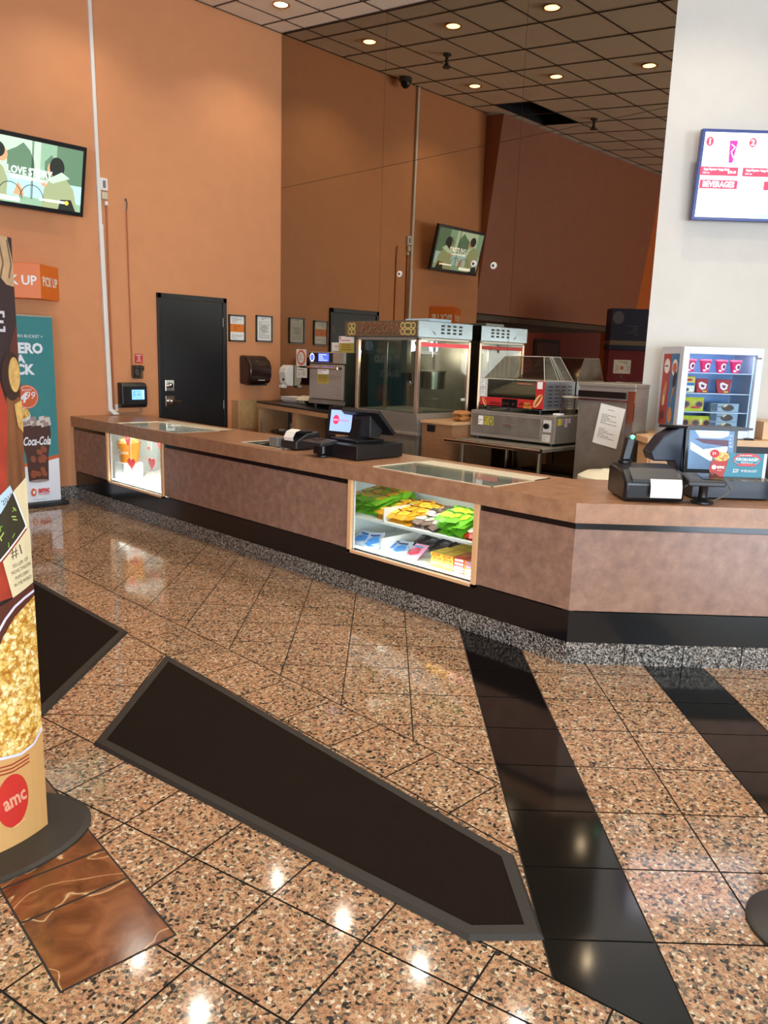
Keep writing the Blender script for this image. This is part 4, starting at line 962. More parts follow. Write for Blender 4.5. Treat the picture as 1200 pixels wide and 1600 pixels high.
# speed oven
t = thing('speed_oven', 'steel rapid cook oven with a blue lit display on the back counter', 'oven', (5.72, 6.38, 1.0))
oa, ob0, ob1 = 5.47, 6.10, 6.66
for q in ((oa + .05, ob0 + .06), (oa + .05, ob1 - .06), (5.95, ob0 + .06), (5.95, ob1 - .06)): MB().cyl((q[0], q[1], .996), (q[0], q[1], 1.045), .02).build('foot', black_plastic, t)
MB().box(oa + .03, ob0, 1.045, 6.03, ob1, 1.59).build('casing', mat('dark_steel_casing', (60, 60, 56), rough=.35, metal=.7), t, bevel=.006)
MB().box(oa, ob0, 1.475, oa + .04, ob1, 1.595).build('control_band', steel, t, bevel=.008); MB().box(oa - .004, ob0 + .17, 1.485, oa, ob1 - .005, 1.585).build('control_panel', black_gloss, t)
MB().box(oa - .005, ob0 + .01, 1.10, oa + .03, ob1 - .01, 1.465).build('door', steel, t, bevel=.008)
MB().tube([(oa - .005, ob0 + .03, 1.43), (oa - .055, ob0 + .04, 1.43), (oa - .055, ob1 - .04, 1.43), (oa - .005, ob1 - .03, 1.43)], .013, n=12).build('door_handle', chrome, t)
MB().box(oa, ob0, 1.05, oa + .03, ob1, 1.095).build('lower_panel', steel_d, t)
p = mprint(ob1, 1.045, .005, oa); bs1 = glow('display_blue', (70, 90, 220), 1.6); bs2 = glow('display_lilac', (190, 196, 255), 1.8)
p.ell(.055, .49, .038, .045, bs2); p.ell(.055, .49, .028, .034, bs1); p.rect(.16, .45, .33, .535, bs1); p.lines(.17, .32, .455, .53, 4, bs2); p.build('display', t)
p = mprint(ob1, 1.045, .0065, oa); p.rect(.155, .22, .335, .38, C('label_olive', (176, 160, 70))); p.rect(.155, .32, .335, .38, white_m); p.lines(.165, .325, .33, .37, 2, red_m); p.lines(.17, .32, .235, .31, 4, C('brown_ink', (130, 60, 20)), seed=6); p.build('warning_label', t)
t = thing('counter_sign', 'white paper sign standing on the oven at its left end', 'sign', (5.75, 6.5, 1.59)); MB().box(5.70, 6.36, 1.592, 5.703, 6.56, 1.70).build('card', paper, t); p = mprint(6.56, 1.592, .0005, 5.70); p.lines(.05, .15, .06, .075, 1, ink); p.lines(.02, .18, .005, .02, 1, ink, seed=5); p.build('print', t)
t = thing('counter_sign', 'yellow and white warning sign standing on the oven at its right end', 'sign', (5.6, 6.15, 1.59)); MB().box(5.55, 6.04, 1.592, 5.553, 6.27, 1.76).build('card', C('label_olive', (176, 160, 70)), t)
p = mprint(6.27, 1.592, .0005, 5.55); p.rect(0, .10, .23, .168, white_m); p.lines(.02, .21, .11, .14, 1, red_m); p.ell(.02, .15, .012, .012, red_m); p.lines(.04, .19, .02, .09, 3, C('brown_ink', (130, 60, 20)), seed=6); p.build('print', t)

# ---------------------------------------------------------------- popcorn machine
t = thing('popcorn_machine', 'tall glass and steel popcorn machine with POPCORN lettering on its header', 'popcorn machine', (5.68, 5.32, 0))
pa0, pa1, pb0, pb1 = 5.30, 6.05, 4.905, 5.735
MB().box(pa0 + .05, pb0 + .01, .02, pa1, pb1 - .01, .85).build('base_cabinet', steel_d, t, bevel=.004)
MB().box(pa0 + .02, pb0, .85, pa1, pb1, .875).build('base_ledge', steel, t, bevel=.004)
MB().box(pa0 + .044, pb0 + .05, .15, pa0 + .05, pb0 + .38, .80).build('cabinet_door', steel_d, t, bevel=.003); MB().box(pa0 + .03, pb0 + .09, .45, pa0 + .044, pb0 + .10, .55).build('door_handle', chrome, t)
mb = MB(); mb.prism([(pa0 + .05, pb0 + .01), (pa1, pb0 + .01), (pa1, pb1 - .01), (pa0 + .05, pb1 - .01)], .875, 1.055, [(pa0, pb0), (pa1, pb0), (pa1, pb1), (pa0, pb1)]); mb.build('warming_hopper', steel, t)
for q in ((pa0, pb0), (pa0, pb1 - .035), (pa1 - .035, pb0), (pa1 - .035, pb1 - .035)): MB().box(q[0], q[1], 1.055, q[0] + .035, q[1] + .035, 1.74).build('corner_post', mat('post_steel', (196, 170, 150), rough=.3, metal=.8) if 'post' not in M else M['post'], t, bevel=.003)
MB().box(pa0 + .035, pb0 + .008, 1.06, pa1 - .035, pb0 + .012, 1.735).build('side_glass', tint_glass, t); MB().box(pa0 + .008, pb0 + .035, 1.06, pa0 + .012, pb1 - .035, 1.735).build('front_glass', tint_glass, t)
MB().box(pa0 + .035, pb1 - .012, 1.06, pa1 - .035, pb1 - .008, 1.735).build('side_glass', tint_glass, t)
MB().box(pa1 - .02, pb0 + .035, 1.055, pa1 - .012, pb1 - .035, 1.74).build('back_panel', steel_d, t)
MB().box(pa0, pb0, 1.72, pa1, pb1, 1.745).build('header_rail', steel, t, bevel=.003); MB().box(pa0 + .035, pb0 - .001, 1.665, pa1 - .035, pb0 + .006, 1.70).build('red_light_strip', glow('red_light_strip', (214, 80, 84), .5), t)  # red strip of light under the header, put in as a glowing bar
MB().box(pa0 + .02, pb0 + .02, 1.05, pa1 - .02, pb1 - .02, 1.065).build('deck', steel, t)
hb1 = 5.87
mb = MB(); mb.box(pa0 - .02, pb0 - .01, 1.745, pa1, hb1, 1.893); mb.build('header_box', mat('header_steel', (124, 132, 140), rough=.22, metal=.85), t, bevel=.004)
MB().box(pa0 - .03, pb0 - .008, 1.752, pa0 - .02, hb1 - .002, 1.888).build('header_front', mat('header_bronze', (112, 92, 66), rough=.3, metal=.3, noise=.15, scale=30), t)
p = mprint(hb1, 1.748, .0005, pa0 - .03); W = hb1 - pb0
p.text('POPCORN', W * .52, .072, .135, C('lettering_shadow', (58, 36, 24)), bold=.004, width=W * .56, shear=.25); p.text('POPCORN', W * .515, .075, .135, C('lettering_brown', (142, 92, 66)), bold=.001, width=W * .56, shear=.25)
cl1 = C('clover_gold', (196, 176, 104)); cl2 = C('header_bronze_flat', (112, 92, 66))
for cx in (.10, W - .15, W - .07):
    for dx, dy in ((-.026, .028), (.026, .028), (-.026, -.028), (.026, -.028)): p.ell(cx + dx, .072 + dy, .030, .030, cl1, 3 if dx < 0 else 4)
    p.k = 6
    for dx, dy in ((-.026, .028), (.026, .028), (-.026, -.028), (.026, -.028)): p.ell(cx + dx, .072 + dy, .019, .019, cl2, 7)
p.build('header_lettering', t)
p = Print((pa0, pb0 - .0115, 1.745), (1, 0, 0), (0, 0, 1))
for i in range(4):
    for j in range(3): p.rect(.29 + i * .085, .04 + j * .032, .335 + i * .085, .058 + j * .032, C('vent_black', (30, 28, 26)), 1)
p.poly([(.17, .055), (.21, .03), (.215, .035), (.175, .06)], C('vent_black', (30, 28, 26)), 1)
p.build('vents', t)
MB().cyl((5.69, 5.06, 1.275), (5.69, 5.06, 1.435), .115, .122, n=32).build('kettle', mat('kettle_steel', (206, 200, 186), rough=.22, metal=.75), t, smooth=True); MB().cyl((5.69, 5.06, 1.435), (5.69, 5.06, 1.447), .128, n=32).build('kettle_lid', steel_d, t)
MB().tube([(5.69, 5.06, 1.447), (5.69, 5.06, 1.72)], .014).build('kettle_hanger', chrome, t)
MB().box(5.46, 5.20, 1.42, 5.52, 5.28, 1.74).build('drive_housing', steel, t, bevel=.004); MB().cyl((5.49, 5.22, 1.34), (5.49, 5.22, 1.42), .05, n=16).build('motor', dark_plastic, t); MB().tube([(5.49, 5.20, 1.36), (5.47, 5.14, 1.30), (5.52, 5.10, 1.33)], .012).build('crank', chrome, t)
MB().box(5.42, 5.42, 1.06, 5.425, 5.46, 1.70).build('hanging_blade', steel, t)
for b in (5.42, 5.12): MB().lathe([(.03, 0), (.045, -.05), (.04, -.09), (.001, -.10)], c=(5.75, b, 1.72), n=16).build('heat_lamp', glow('heat_lamp', (210, 214, 255), 3), t, smooth=True)
l = bpy.data.lights.new('cabinet_fill', 'POINT'); l.energy = 9; l.color = (1, .95, .82); l.shadow_soft_size = .05; o = bpy.data.objects.new('cabinet_fill', l); COL.objects.link(o); o.parent = t; o.location = Vector((5.72, 5.27, 1.60)) - t.location  # added point light that brightens the machine's interior
o = MB().box(5.55, 5.0, 1.895, 5.85, 5.32, 1.925).build('flat_box', C('pale_blue_box', (170, 190, 196)), bevel=.003); tag(o, 'flat pale blue box lying on top of the popcorn machine', 'box')

# wooden cabinet with a black slot
t = thing('waste_cabinet', 'brown laminate box cabinet with a square black slot, right of the popcorn machine', 'cabinet', (5.6, 4.70, 0))
MB().box(5.36, 4.51, 0, 5.95, 4.88, .978).build('body', brown_wood, t, bevel=.003); MB().box(5.345, 4.50, .978, 5.96, 4.89, 1.004).build('top', tan_wood, t, bevel=.003)
MB().box(5.348, 4.715, .905, 5.36, 4.805, .965).build('slot', black_plastic, t); MB().box(5.352, 4.53, .02, 5.36, 4.86, .895).build('door', brown_wood, t, bevel=.002)
t = thing('bun_pack', 'clear pack of hot dog buns lying on the brown box cabinet', 'bread', (5.58, 4.62, 1.005))
for k in range(2):
    for j in range(2): pillow(.17, .055, .05).build('bun', mat('bun_brown', (176, 118, 66), rough=.5) if 'bun' not in M else M['bun'], t, smooth=True, local=True).location = (0, -.06 + .06 * k, .026 + j * .045)

# steel table
t = thing('steel_table', 'stainless steel work table with round tube legs under the bun warmer', 'table', (5.45, 3.83, 0))
ta0, ta1, tb0, tb1 = 5.05, 5.795, 3.36, 4.32
MB().box(ta0, tb0, .872, ta1, 4.265, .90).build('table_top', steel_d, t, bevel=.004); MB().cyl((ta0, tb0, .886), (ta0, tb1, .886), .02, n=16).build('front_roll', chrome, t)
MB().box(ta1 - .01, tb0, .90, ta1, 4.265, .99).build('upstand', steel, t)
for q in ((ta0 + .06, tb0 + .05), (ta0 + .06, tb1 - .14), (ta1 - .06, tb0 + .05), (ta1 - .06, tb1 - .14)): MB().cyl((q[0], q[1], .079), (q[0], q[1], .872), .02, n=16).build('leg', chrome, t)
MB().box(ta0 + .05, tb0 + .05, .24, ta1 - .05, 4.22, .262).build('lower_shelf', steel_d, t, bevel=.003)
o = MB().box(5.25, 3.5, .263, 5.75, 4.1, .62).build('cardboard_box', C('dull_card', (120, 100, 76), rough=.8), bevel=.004); tag(o, 'dull brown cardboard box on the shelf under the steel table', 'box')
# bun warmer
t = thing('bun_warmer', 'low stainless bun warming drawer with a black dial, on the steel table', 'bun warmer', (5.5, 3.83, .90))
wa0, wa1, wb0, wb1 = 5.30, 5.76, 3.41, 4.26
for q in ((wa0 + .04, wb0 + .05), (wa0 + .04, wb1 - .05), (wa1 - .04, wb0 + .05), (wa1 - .04, wb1 - .05)): MB().cyl((q[0], q[1], .901), (q[0], q[1], .922), .02, n=12).build('foot', black_plastic, t)
MB().box(wa0, wb0, .922, wa1, wb1, 1.14).build('casing', steel, t, bevel=.004)
MB().box(wa0 - .008, wb0 + .13, .955, wa0, wb1 - .02, 1.115).build('drawer', steel_d, t, bevel=.003); MB().box(wa0 - .022, wb0 + .40, 1.035, wa0 - .008, wb0 + .50, 1.045).build('drawer_handle', chrome, t, bevel=.003)
p = mprint(wb1, .922, .001, wa0); W = wb1 - wb0; 
p.rect(W - .11, .09, W - .035, .185, C('pale_plate', (206, 200, 188))); p.rect(W - .115, .012, W - .04, .07, C('pale_plate', (206, 200, 188))); p.lines(W - .11, W - .045, .02, .062, 3, grey_ink); p.ell(W - .073, .205, .005, .005, red_m); p.build('dial_plate', t)
k = MB().cyl((wa0 - .001, wb1 - W + .073, .922 + .138), (wa0 - .025, wb1 - W + .073, .922 + .138), .022, n=24); k.build('dial', black_plastic, t, smooth=True)
p = mprint(wb1, .922, .0085, wa0); p.rect(.09, .10, .25, .175, C('label_olive', (176, 160, 70))); p.rect(.09, .10, .14, .175, white_m); p.lines(.095, .135, .11, .15, 2, red_m); p.lines(.15, .2, .13, .17, 3, ink); p.ell(.225, .135, .018, .03, ink); p.ell(.225, .135, .013, .024, C('label_olive', (176, 160, 70))); p.build('caution_label', t)
p = Print((wa0, wb0 - .0005, .922), (1, 0, 0), (0, 0, 1)); p.rect(.03, .145, .08, .20, yellow_m); p.lines(.085, .13, .15, .195, 4, white_m); p.rect(.13, .13, .17, .20, C('pale_pink_label', (222, 190, 190))); p.lines(.135, .165, .14, .19, 5, grey_ink); p.rect(.18, .16, .215, .20, C('pale_pink_label', (222, 190, 190))); p.build('side_labels', t)
# roller grill
t = thing('roller_grill', 'hot dog roller grill with red printed front and a clear plastic hood', 'roller grill', (5.56, 3.88, 1.14))
ra0, ra1, rb0, rb1, rz0, rz1 = 5.335, 5.80, 3.565, 4.20, 1.175, 1.405
for q in ((ra0 + .05, rb0 + .05), (ra0 + .05, rb1 - .05), (ra1 - .12, rb0 + .05), (ra1 - .12, rb1 - .05)): MB().cyl((q[0], q[1], 1.141), (q[0], q[1], rz0), .014, n=12).build('foot', black_plastic, t)
MB().box(ra0, rb0, rz0, ra1, rb1, rz0 + .012).build('base_tray', steel, t)
MB().box(ra0, rb0, rz0, ra0 + .015, rb1, 1.255).build('front_panel', red_m, t, bevel=.002)
MB().box(ra0, rb0, 1.255, ra0 + .015, rb0 + .07, rz1).build('front_post', red_m, t); MB().box(ra0, rb1 - .07, 1.255, ra0 + .015, rb1, rz1).build('front_post', C('pale_plate', (206, 200, 188)), t)
MB().box(ra0 + .005, rb0 + .07, 1.255, ra0 + .008, rb1 - .07, rz1).build('front_window', tint_glass, t)
MB().box(ra0 + .015, rb0, rz0 + .012, ra1, rb0 + .012, rz1).build('side_panel', C('side_steel', (140, 142, 150), metal=.6, rough=.35), t, bevel=.002); MB().box(ra0 + .015, rb1 - .012, rz0 + .012, ra1, rb1, rz1).build('side_panel', C('side_steel', (140, 142, 150), metal=.6, rough=.35), t, bevel=.002)
for k in range(8): MB().cyl((ra0 + .06 + k * .052, rb0 + .02, 1.28 + .012 * k), (ra0 + .06 + k * .052, rb1 - .02, 1.28 + .012 * k), .018, n=16).build('roller', steel, t, smooth=True)
MB().box(ra0 - .003, rb0 + .245, 1.18, ra0, rb0 + .40, 1.25).build('control_plate', black_gloss, t)
for k in (.28, .34, .375): MB().cyl((ra0 - .003, rb0 + k, 1.21), (ra0 - .012, rb0 + k, 1.21), .009, n=14).build('control_knob', chrome, t)
p = mprint(rb1, rz0, .0005, ra0); W = rb1 - rb0; bn = C('bun_print', (226, 186, 120)); sg2 = C('sausage_print', (176, 72, 36)); dkr = C('dark_red_print', (130, 24, 24)); gold = C('gold_print', (224, 160, 50))
p.rect(0, .165, .05, .225, white_m) ; p.rect(0.008, .09, .05, .145, white_m, 1); p.rect(W - .06, .17, W - .01, .225, white_m, 1); p.lines(.01, .045, .10, .22, 8, grey_ink)
p.poly([(.09, .02), (.22, .015), (.22, .04), (.12, .045)], dkr); p.poly([(.40, .03), (.52, .02), (.52, .05), (.42, .055)], dkr)
p.ell(.05, .04, .015, .04, bn, rot=.5); p.ell(.053, .042, .007, .038, sg2, rot=.5); p.ell(W - .045, .075, .027, .062, bn, rot=-.6); p.ell(W - .042, .078, .011, .056, sg2, rot=-.6)
p.text('HOT', W - .145, .045, .03, gold, bold=.001, width=.06); p.text('DOGS', W - .14, .018, .03, gold, bold=.001, width=.08); p.lines(W - .25, W - .07, .195, .215, 1, C('pink_print', (210, 90, 80)))
p.build('front_print', t)
p = Print((ra0, rb0 - .0005, rz0), (1, 0, 0), (0, 0, 1))
for i in range(4):
    for j in range(6): p.rect(.07 + i * .095, .035 + j * .03, .13 + i * .095, .043 + j * .03, C('vent_black', (30, 28, 26)), 1)
p.build('side_vents', t)
hz = 1.60; lo = [(ra0 + .02, rb0 + .01), (ra1 - .02, rb0 + .01), (ra1 - .02, rb1 - .01), (ra0 + .02, rb1 - .01)]; hi = [(ra0 + .05, rb0 + .05), (ra1 - .18, rb0 + .05), (ra1 - .18, rb1 - .20), (ra0 + .05, rb1 - .20)]
hd = MB(); hd.add([q + (rz1 + .002,) for q in lo] + [q + (hz,) for q in hi], [(4, 5, 6, 7)] + [(i, (i + 1) % 4, 4 + (i + 1) % 4, 4 + i) for i in range(4)]); hd.build('hood', acrylic, t)
ed = C('hood_edge', (206, 196, 176), rough=.25)
for i in range(4): MB().cyl(lo[i] + (rz1 + .003,), hi[i] + (hz,), .0024, n=8).build('hood_edge', ed, t); MB().cyl(hi[i] + (hz,), hi[(i + 1) % 4] + (hz,), .0024, n=8).build('hood_rim', ed, t); MB().cyl(lo[i] + (rz1 + .003,), lo[(i + 1) % 4] + (rz1 + .003,), .003, n=8).build('hood_rim', ed, t)
for f_ in (.42, .52, .60): 
    q0 = Vector(lo[0] + (rz1,)).lerp(Vector(lo[1] + (rz1,)), f_ + .06); q1 = Vector(hi[0] + (hz,)).lerp(Vector(hi[1] + (hz,)), f_ - .1); MB().cyl(q0 + Vector((0, -.002, .003)), q1 + Vector((0, -.002, 0)), .002, n=8).build('hood_rib', ed, t)
t = thing('plastic_tub', 'clear plastic tub with tongs on the right of the bun warmer', 'tub', (5.62, 3.485, 1.141))
MB().lathe([(.05, 0), (.068, .14)], c=(5.62, 3.49, 1.142), n=28).build('tub', glassy('tub_plastic', (238, 236, 228), .08, .08), t, smooth=True); MB().lathe([(.070, .138), (.073, .145), (.070, .148)], c=(5.62, 3.49, 1.142), n=28).build('tub_rim', ed, t)
for k in (0, .02): MB().tube([(5.60, 3.51 + k, 1.15), (5.56, 3.54 + k, 1.33)], .004).build('tongs', chrome, t)
o = MB().box(5.39, 3.43, 1.142, 5.45, 3.50, 1.158).build('paper_napkin', paper, bevel=.004); tag(o, 'small crumpled white napkin on the front edge of the bun warmer', 'napkin')

# the table group stands hard against the mirror wall
for o in list(COL.objects):
    if o.parent is None and o.name.split('.')[0] in ('steel_table', 'cardboard_box', 'bun_warmer', 'roller_grill', 'plastic_tub', 'paper_napkin'):
        kk = 1.053; e_ = Vector(EYE); o.location = e_ + (o.location - e_) * kk; o.scale = (kk, kk, kk)
# steel ice unit
t = thing('steel_ice_unit', 'tall stainless ice unit with a printed sheet taped to its front', 'ice unit', (5.7, 3.1, 0))
st = [(5.50, 3.34), (5.50, 2.86), (5.71, 2.86), (6.10, 3.24), (6.10, 3.34)]
MB().prism(st, .08, 1.385).build('body', steel, t, bevel=.004); MB().prism([(5.485, 3.345), (5.485, 2.855), (5.71, 2.855), (6.105, 3.24), (6.105, 3.345)], 1.385, 1.412).build('top_lid', steel, t, bevel=.004)
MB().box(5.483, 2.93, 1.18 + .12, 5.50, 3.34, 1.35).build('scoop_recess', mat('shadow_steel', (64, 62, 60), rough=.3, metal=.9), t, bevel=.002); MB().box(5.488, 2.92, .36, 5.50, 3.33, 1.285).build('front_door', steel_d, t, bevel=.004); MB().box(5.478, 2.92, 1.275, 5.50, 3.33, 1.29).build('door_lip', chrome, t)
MB().box(5.485, 2.858, .1, 5.50, 2.915, 1.36).build('corner_trim', chrome, t); 
for q in ((5.53, 3.3), (5.53, 2.9), (5.7, 2.9), (6.05, 3.3)): MB().cyl((q[0], q[1], 0), (q[0], q[1], .08), .018, n=12).build('foot', black_plastic, t)
t2 = thing('printed_sheet', 'white printed sheet of instructions taped askew on the steel ice unit', 'paper sheet', (5.482, 3.05, 1.09)); t2.rotation_euler = (math.radians(9), 0, 0)
MB().box(-.002, -.105, -.155, .002, .105, .155).build('sheet', paper, t2, local=True); p = Print((-.0022, .105, -.155), (0, -1, 0), (0, 0, 1)); p.lines(.07, .14, .27, .28, 1, ink); p.lines(.03, .18, .16, .24, 6, grey_ink); p.lines(.03, .18, .05, .13, 6, grey_ink, seed=7); p.build('print', t2, local=True)
# round tub with white lid behind the counter
t = thing('lidded_bin', 'round bin with a cloudy white lid behind the counter, left of the receipt printer', 'bin', (4.95, 2.72, 0))
MB().lathe([(.17, 0), (.20, .74), (.20, .76)], n=36).build('bin_body', C('pale_grey_ink', (196, 192, 184)), t, smooth=True, local=True)
MB().lathe([(.205, .745), (.215, .76), (.212, .785), (.16, .815), (.06, .825), (.05, .835), (.001, .835)], n=36).build('lid', mat('cloudy_lid', (222, 216, 190), rough=.35), t, smooth=True, local=True)

# ---------------------------------------------------------------- left till
t = thing('cash_drawer', 'black cash drawer under the left till', 'cash drawer', (3.76, 4.03, H0))
MB().box(3.545, 3.805, .872, 3.985, 4.26, .965).build('case', black_plastic, t, bevel=.004); MB().box(3.98, 3.83, .885, 3.992, 4.235, .955).build('drawer_front', dark_plastic, t, bevel=.002)
t = thing('till_monitor', 'black till with a customer screen showing a red round logo', 'till', (3.78, 4.08, .966))
MB().box(3.66, 3.93, .967, 3.92, 4.22, .985).build('base', black_plastic, t, bevel=.004); MB().sweep([(3.76, .985), (3.86, .985), (3.86, 1.10), (3.79, 1.12)], 1, 4.03, 4.13).build('neck', black_plastic, t)
fr_ = thing('tmp', 'x', 'x'); bpy.data.objects.remove(fr_)
def tilted(parent, name, o_, right, up_, W, Hh, T, m, bevel=.004):
    o_ = Vector(o_); r_ = Vector(right).normalized(); u_ = Vector(up_); u_ = (u_ - r_ * u_.dot(r_)).normalized(); n_ = r_.cross(u_)
    vs = []
    for dz in (-T, 0):
        for y in (0, Hh):
            for x in (0, W): vs.append(o_ + r_ * x + u_ * y + n_ * dz)
    MB().add(vs, [(0, 2, 3, 1), (4, 5, 7, 6), (0, 1, 5, 4), (2, 6, 7, 3), (0, 4, 6, 2), (1, 3, 7, 5)]).build(name, m, parent, bevel=bevel)
    return Print(o_, r_, u_)
p = tilted(t, 'customer_screen', (3.725, 4.335, 1.0), (.05, -.26, 0), (.16, 0, 1), .25, .20, .025, black_plastic)
p.rect(.028, .022, .222, .175, glow('till_white', (150, 178, 220), .7)); p.ell(.08, .105, .028, .034, glow('till_pink', (206, 50, 100), .7)); p.text('amc', .08, .105, .024, glow('till_white2', (230, 230, 250), .8), width=.042); p.text('investor', .152, .105, .026, glow('till_pink', (206, 50, 100), .7) if False else M.setdefault('tp', glow('till_pink_text', (206, 60, 110), .7)), width=.085)
p.build('screen', t)
p = tilted(t, 'operator_screen', (3.99, 3.88, 1.03), (-.04, .36, 0), (-.75, 0, .66), .34, .25, .03, black_plastic)
MB().sweep([(3.80, 1.0), (3.90, 1.0), (3.95, 1.07), (3.80, 1.17)], 1, 3.95, 4.16).build('rear_housing', dark_plastic, t, bevel=.006)
t = thing('receipt_printer', 'dark receipt printer with a curl of white paper beside the left till', 'receipt printer', (3.66, 4.55, H0))
MB().sweep([(3.56, .872), (3.78, .872), (3.80, .93), (3.78, 1.0), (3.66, .985), (3.56, .93)], 1, 4.47, 4.66).build('body', dark_plastic, t, bevel=.012, seg=3); MB().box(3.60, 4.48, .99, 3.72, 4.65, 1.002).build('cover', black_plastic, t)
rp = MB(); pts = [(3.66, 1.005), (3.62, 1.015), (3.57, 1.0), (3.545, .96), (3.55, .935)]
rp.add([(a, 4.49, z) for a, z in pts] + [(a, 4.60, z) for a, z in pts], [(i, i + 1, 6 + i, 5 + i) for i in range(4)]); rp.build('receipt', paper, t)
t = thing('card_reader', 'black card reader on a short round stand in front of the left till', 'card reader', (3.50, 4.12, H0))
MB().lathe([(.045, 0), (.045, .008), (.028, .014), (.022, .02), (.022, .07), (.03, .075)], c=(3.50, 4.10, .871), n=24).build('stand', black_plastic, t, smooth=True)
MB().sweep([(3.43, .945), (3.58, .955), (3.58, .985), (3.43, .97)], 1, 4.04, 4.26).build('terminal', dark_plastic, t, bevel=.006); Print((3.44, 4.25, .973), (0, -1, 0), (1, 0, .1)).rect(.02, .05, .12, .12, black_gloss).lines(.13, .19, .02, .12, 5, grey_ink).build('keys', t)
t = thing('small_bracket', 'small grey plastic holder on the worktop left of the receipt printer', 'holder', (3.6, 4.78, H0)); MB().box(3.56, 4.70, .872, 3.64, 4.80, .94).build('holder', C('grey_plastic', (120, 118, 110), rough=.3), t, bevel=.004)

# ---------------------------------------------------------------- right till, turned to the tile frame
def tf(name, label, cat, x, y, z=0, group=None): return thing(name, label, cat, XY(x, y, z), R45, group)
t = tf('receipt_printer', 'bulky black receipt printer with a wide white receipt, on the right worktop', 'receipt printer', 1.385, 4.10, .871)
mb = MB(); mb.sweep([(-.16, 0), (.15, 0), (.15, .15), (.10, .165), (-.10, .155), (-.17, .10)], 0, -.155, .155); mb.build('body', black_plastic, t, bevel=.018, seg=3, local=True, smooth=True)
MB().sweep([(-.175, .10), (-.09, .157), (-.085, .163), (-.17, .115)], 0, -.12, .12).build('front_cover', dark_plastic, t, bevel=.006, local=True)
rp = MB(); pts = [(-.172, .118), (-.188, .085), (-.192, .05), (-.19, .025)]; rp.add([(-.03, y, z) for y, z in pts] + [(.13, y, z) for y, z in pts], [(i, i + 1, 5 + i, 4 + i) for i in range(3)]); rp.build('receipt', paper, t, local=True)
t = tf('barcode_scanner', 'black handheld scanner with a green light standing on the right printer', 'scanner', 1.30, 4.20, 1.037)
MB().cyl((0, 0, 0), (0, 0, .012), .035, n=20).build('foot', black_plastic, t, local=True); k = MB(); k.sweep([(-.02, .012), (.03, .012), (.045, .125), (.02, .15), (-.005, .135)], 0, -.025, .025); k.v = [(v[0] + .2 * v[2], v[1], v[2]) for v in k.v]; k.build('body', black_plastic, t, bevel=.01, seg=3, local=True, smooth=True)
MB().cyl((.028, -.002, .135), (.030, -.010, .142), .011, n=14).build('green_light', glow('green_light', (90, 255, 170), 2.5), t, local=True)
t = tf('cash_drawer', 'black cash drawer under the right till', 'cash drawer', 1.86, 4.27, .871)
MB().box(-.22, -.17, .001, .22, .2, .10).build('case', mat('navy_black_plastic', (22, 28, 40), rough=.35), t, bevel=.004, local=True)
t = tf('till_monitor', 'black hooded till with a bright lit customer screen on the right worktop', 'till', 1.80, 4.42, .975)
hood = mat('navy_hood', (18, 24, 44), rough=.4)
MB().sweep([(-.06, 0), (.06, 0), (.05, .25), (-.02, .25)], 0, -.13, .13).build('body', hood, t, local=True, bevel=.006)
p = tilted(t, 'customer_screen', Vector(XY(1.672, 4.345, .985)), XY(1, .0, 0), (XY(0, .12, 0)[0], XY(0, .12, 0)[1], 1), .285, .245, .03, black_plastic) if False else None
def ltilt(parent, name, o_, ang, W, Hh, T, m):
    c, s_ = math.cos(ang), math.sin(ang); MBx = MB(); vs = []
    for dz in (T, 0):
        for y in (0, Hh):
            for x in (0, W): vs.append((o_[0] + x, o_[1] + y * s_ + dz * c, o_[2] + y * c - dz * s_))
    MBx.add(vs, [(0, 2, 3, 1), (4, 5, 7, 6), (0, 1, 5, 4), (2, 6, 7, 3), (0, 4, 6, 2), (1, 3, 7, 5)]).build(name, m, parent, bevel=.003, local=True)
    return Print(o_, (1, 0, 0), (0, s_, c))
p = ltilt(t, 'customer_screen', (-.125, -.085, 0), .10, .29, .25, .025, black_plastic); p.clip = (.02, .02, .27, .235)
p.rect(.02, .02, .27, .235, glow('till_blue', (100, 128, 160), .9)); p.poly([(.05, .235), (.24, .235), (.24, .21), (.2, .195), (.08, .195)], glow('till_sky', (190, 220, 250), 1.2)); p.poly([(.045, .19), (.24, .185), (.24, .15), (.1, .165)], glow('till_plum', (92, 66, 80), .8)); p.poly([(.03, .17), (.10, .13), (.235, .15), (.235, .06), (.14, .07), (.03, .13)], glow('till_bright', (232, 244, 255), 1.7))
p.poly([(.14, .02), (.25, .02), (.24, .13), (.20, .09), (.15, .06)], glow('till_red', (120, 60, 90), .8)); p.line([(.15, .07), (.2, .10), (.19, .05), (.24, .09), (.23, .04)], .006, glow('till_violet', (150, 110, 190), .9)); p.lines(.245, .265, .14, .22, 4, white_m); p.build('screen', t, local=True)
hd = MB(); hd.add([(-.125, -.10, .245), (.165, -.10, .245), (.20, -.16, .25), (-.155, -.16, .25), (-.23, .08, .235), (.20, .08, .235), (-.23, .08, .252), (.20, .08, .252), (.20, -.16, .262), (-.155, -.16, .262)], [(3, 2, 8, 9), (9, 8, 7, 6), (3, 4, 5, 2), (4, 6, 7, 5), (3, 9, 6, 4), (2, 5, 7, 8)]); hd.build('hood_top', dark_plastic, t, local=True)
MB().sweep([(-.13, .25), (-.16, .25), (-.25, .19), (-.31, .10), (-.29, .055), (-.17, .055), (-.15, .0), (-.13, .0)], 1, -.06, .09).build('hood_side', hood, t, local=True, bevel=.008)
t = tf('card_reader', 'black card reader on a round swivel stand in front of the right till', 'card reader', 1.64, 3.955, .871)
MB().lathe([(.055, 0), (.055, .008), (.035, .018), (.022, .03), (.022, .09), (.03, .10)], n=28).build('stand', black_plastic, t, smooth=True, local=True)
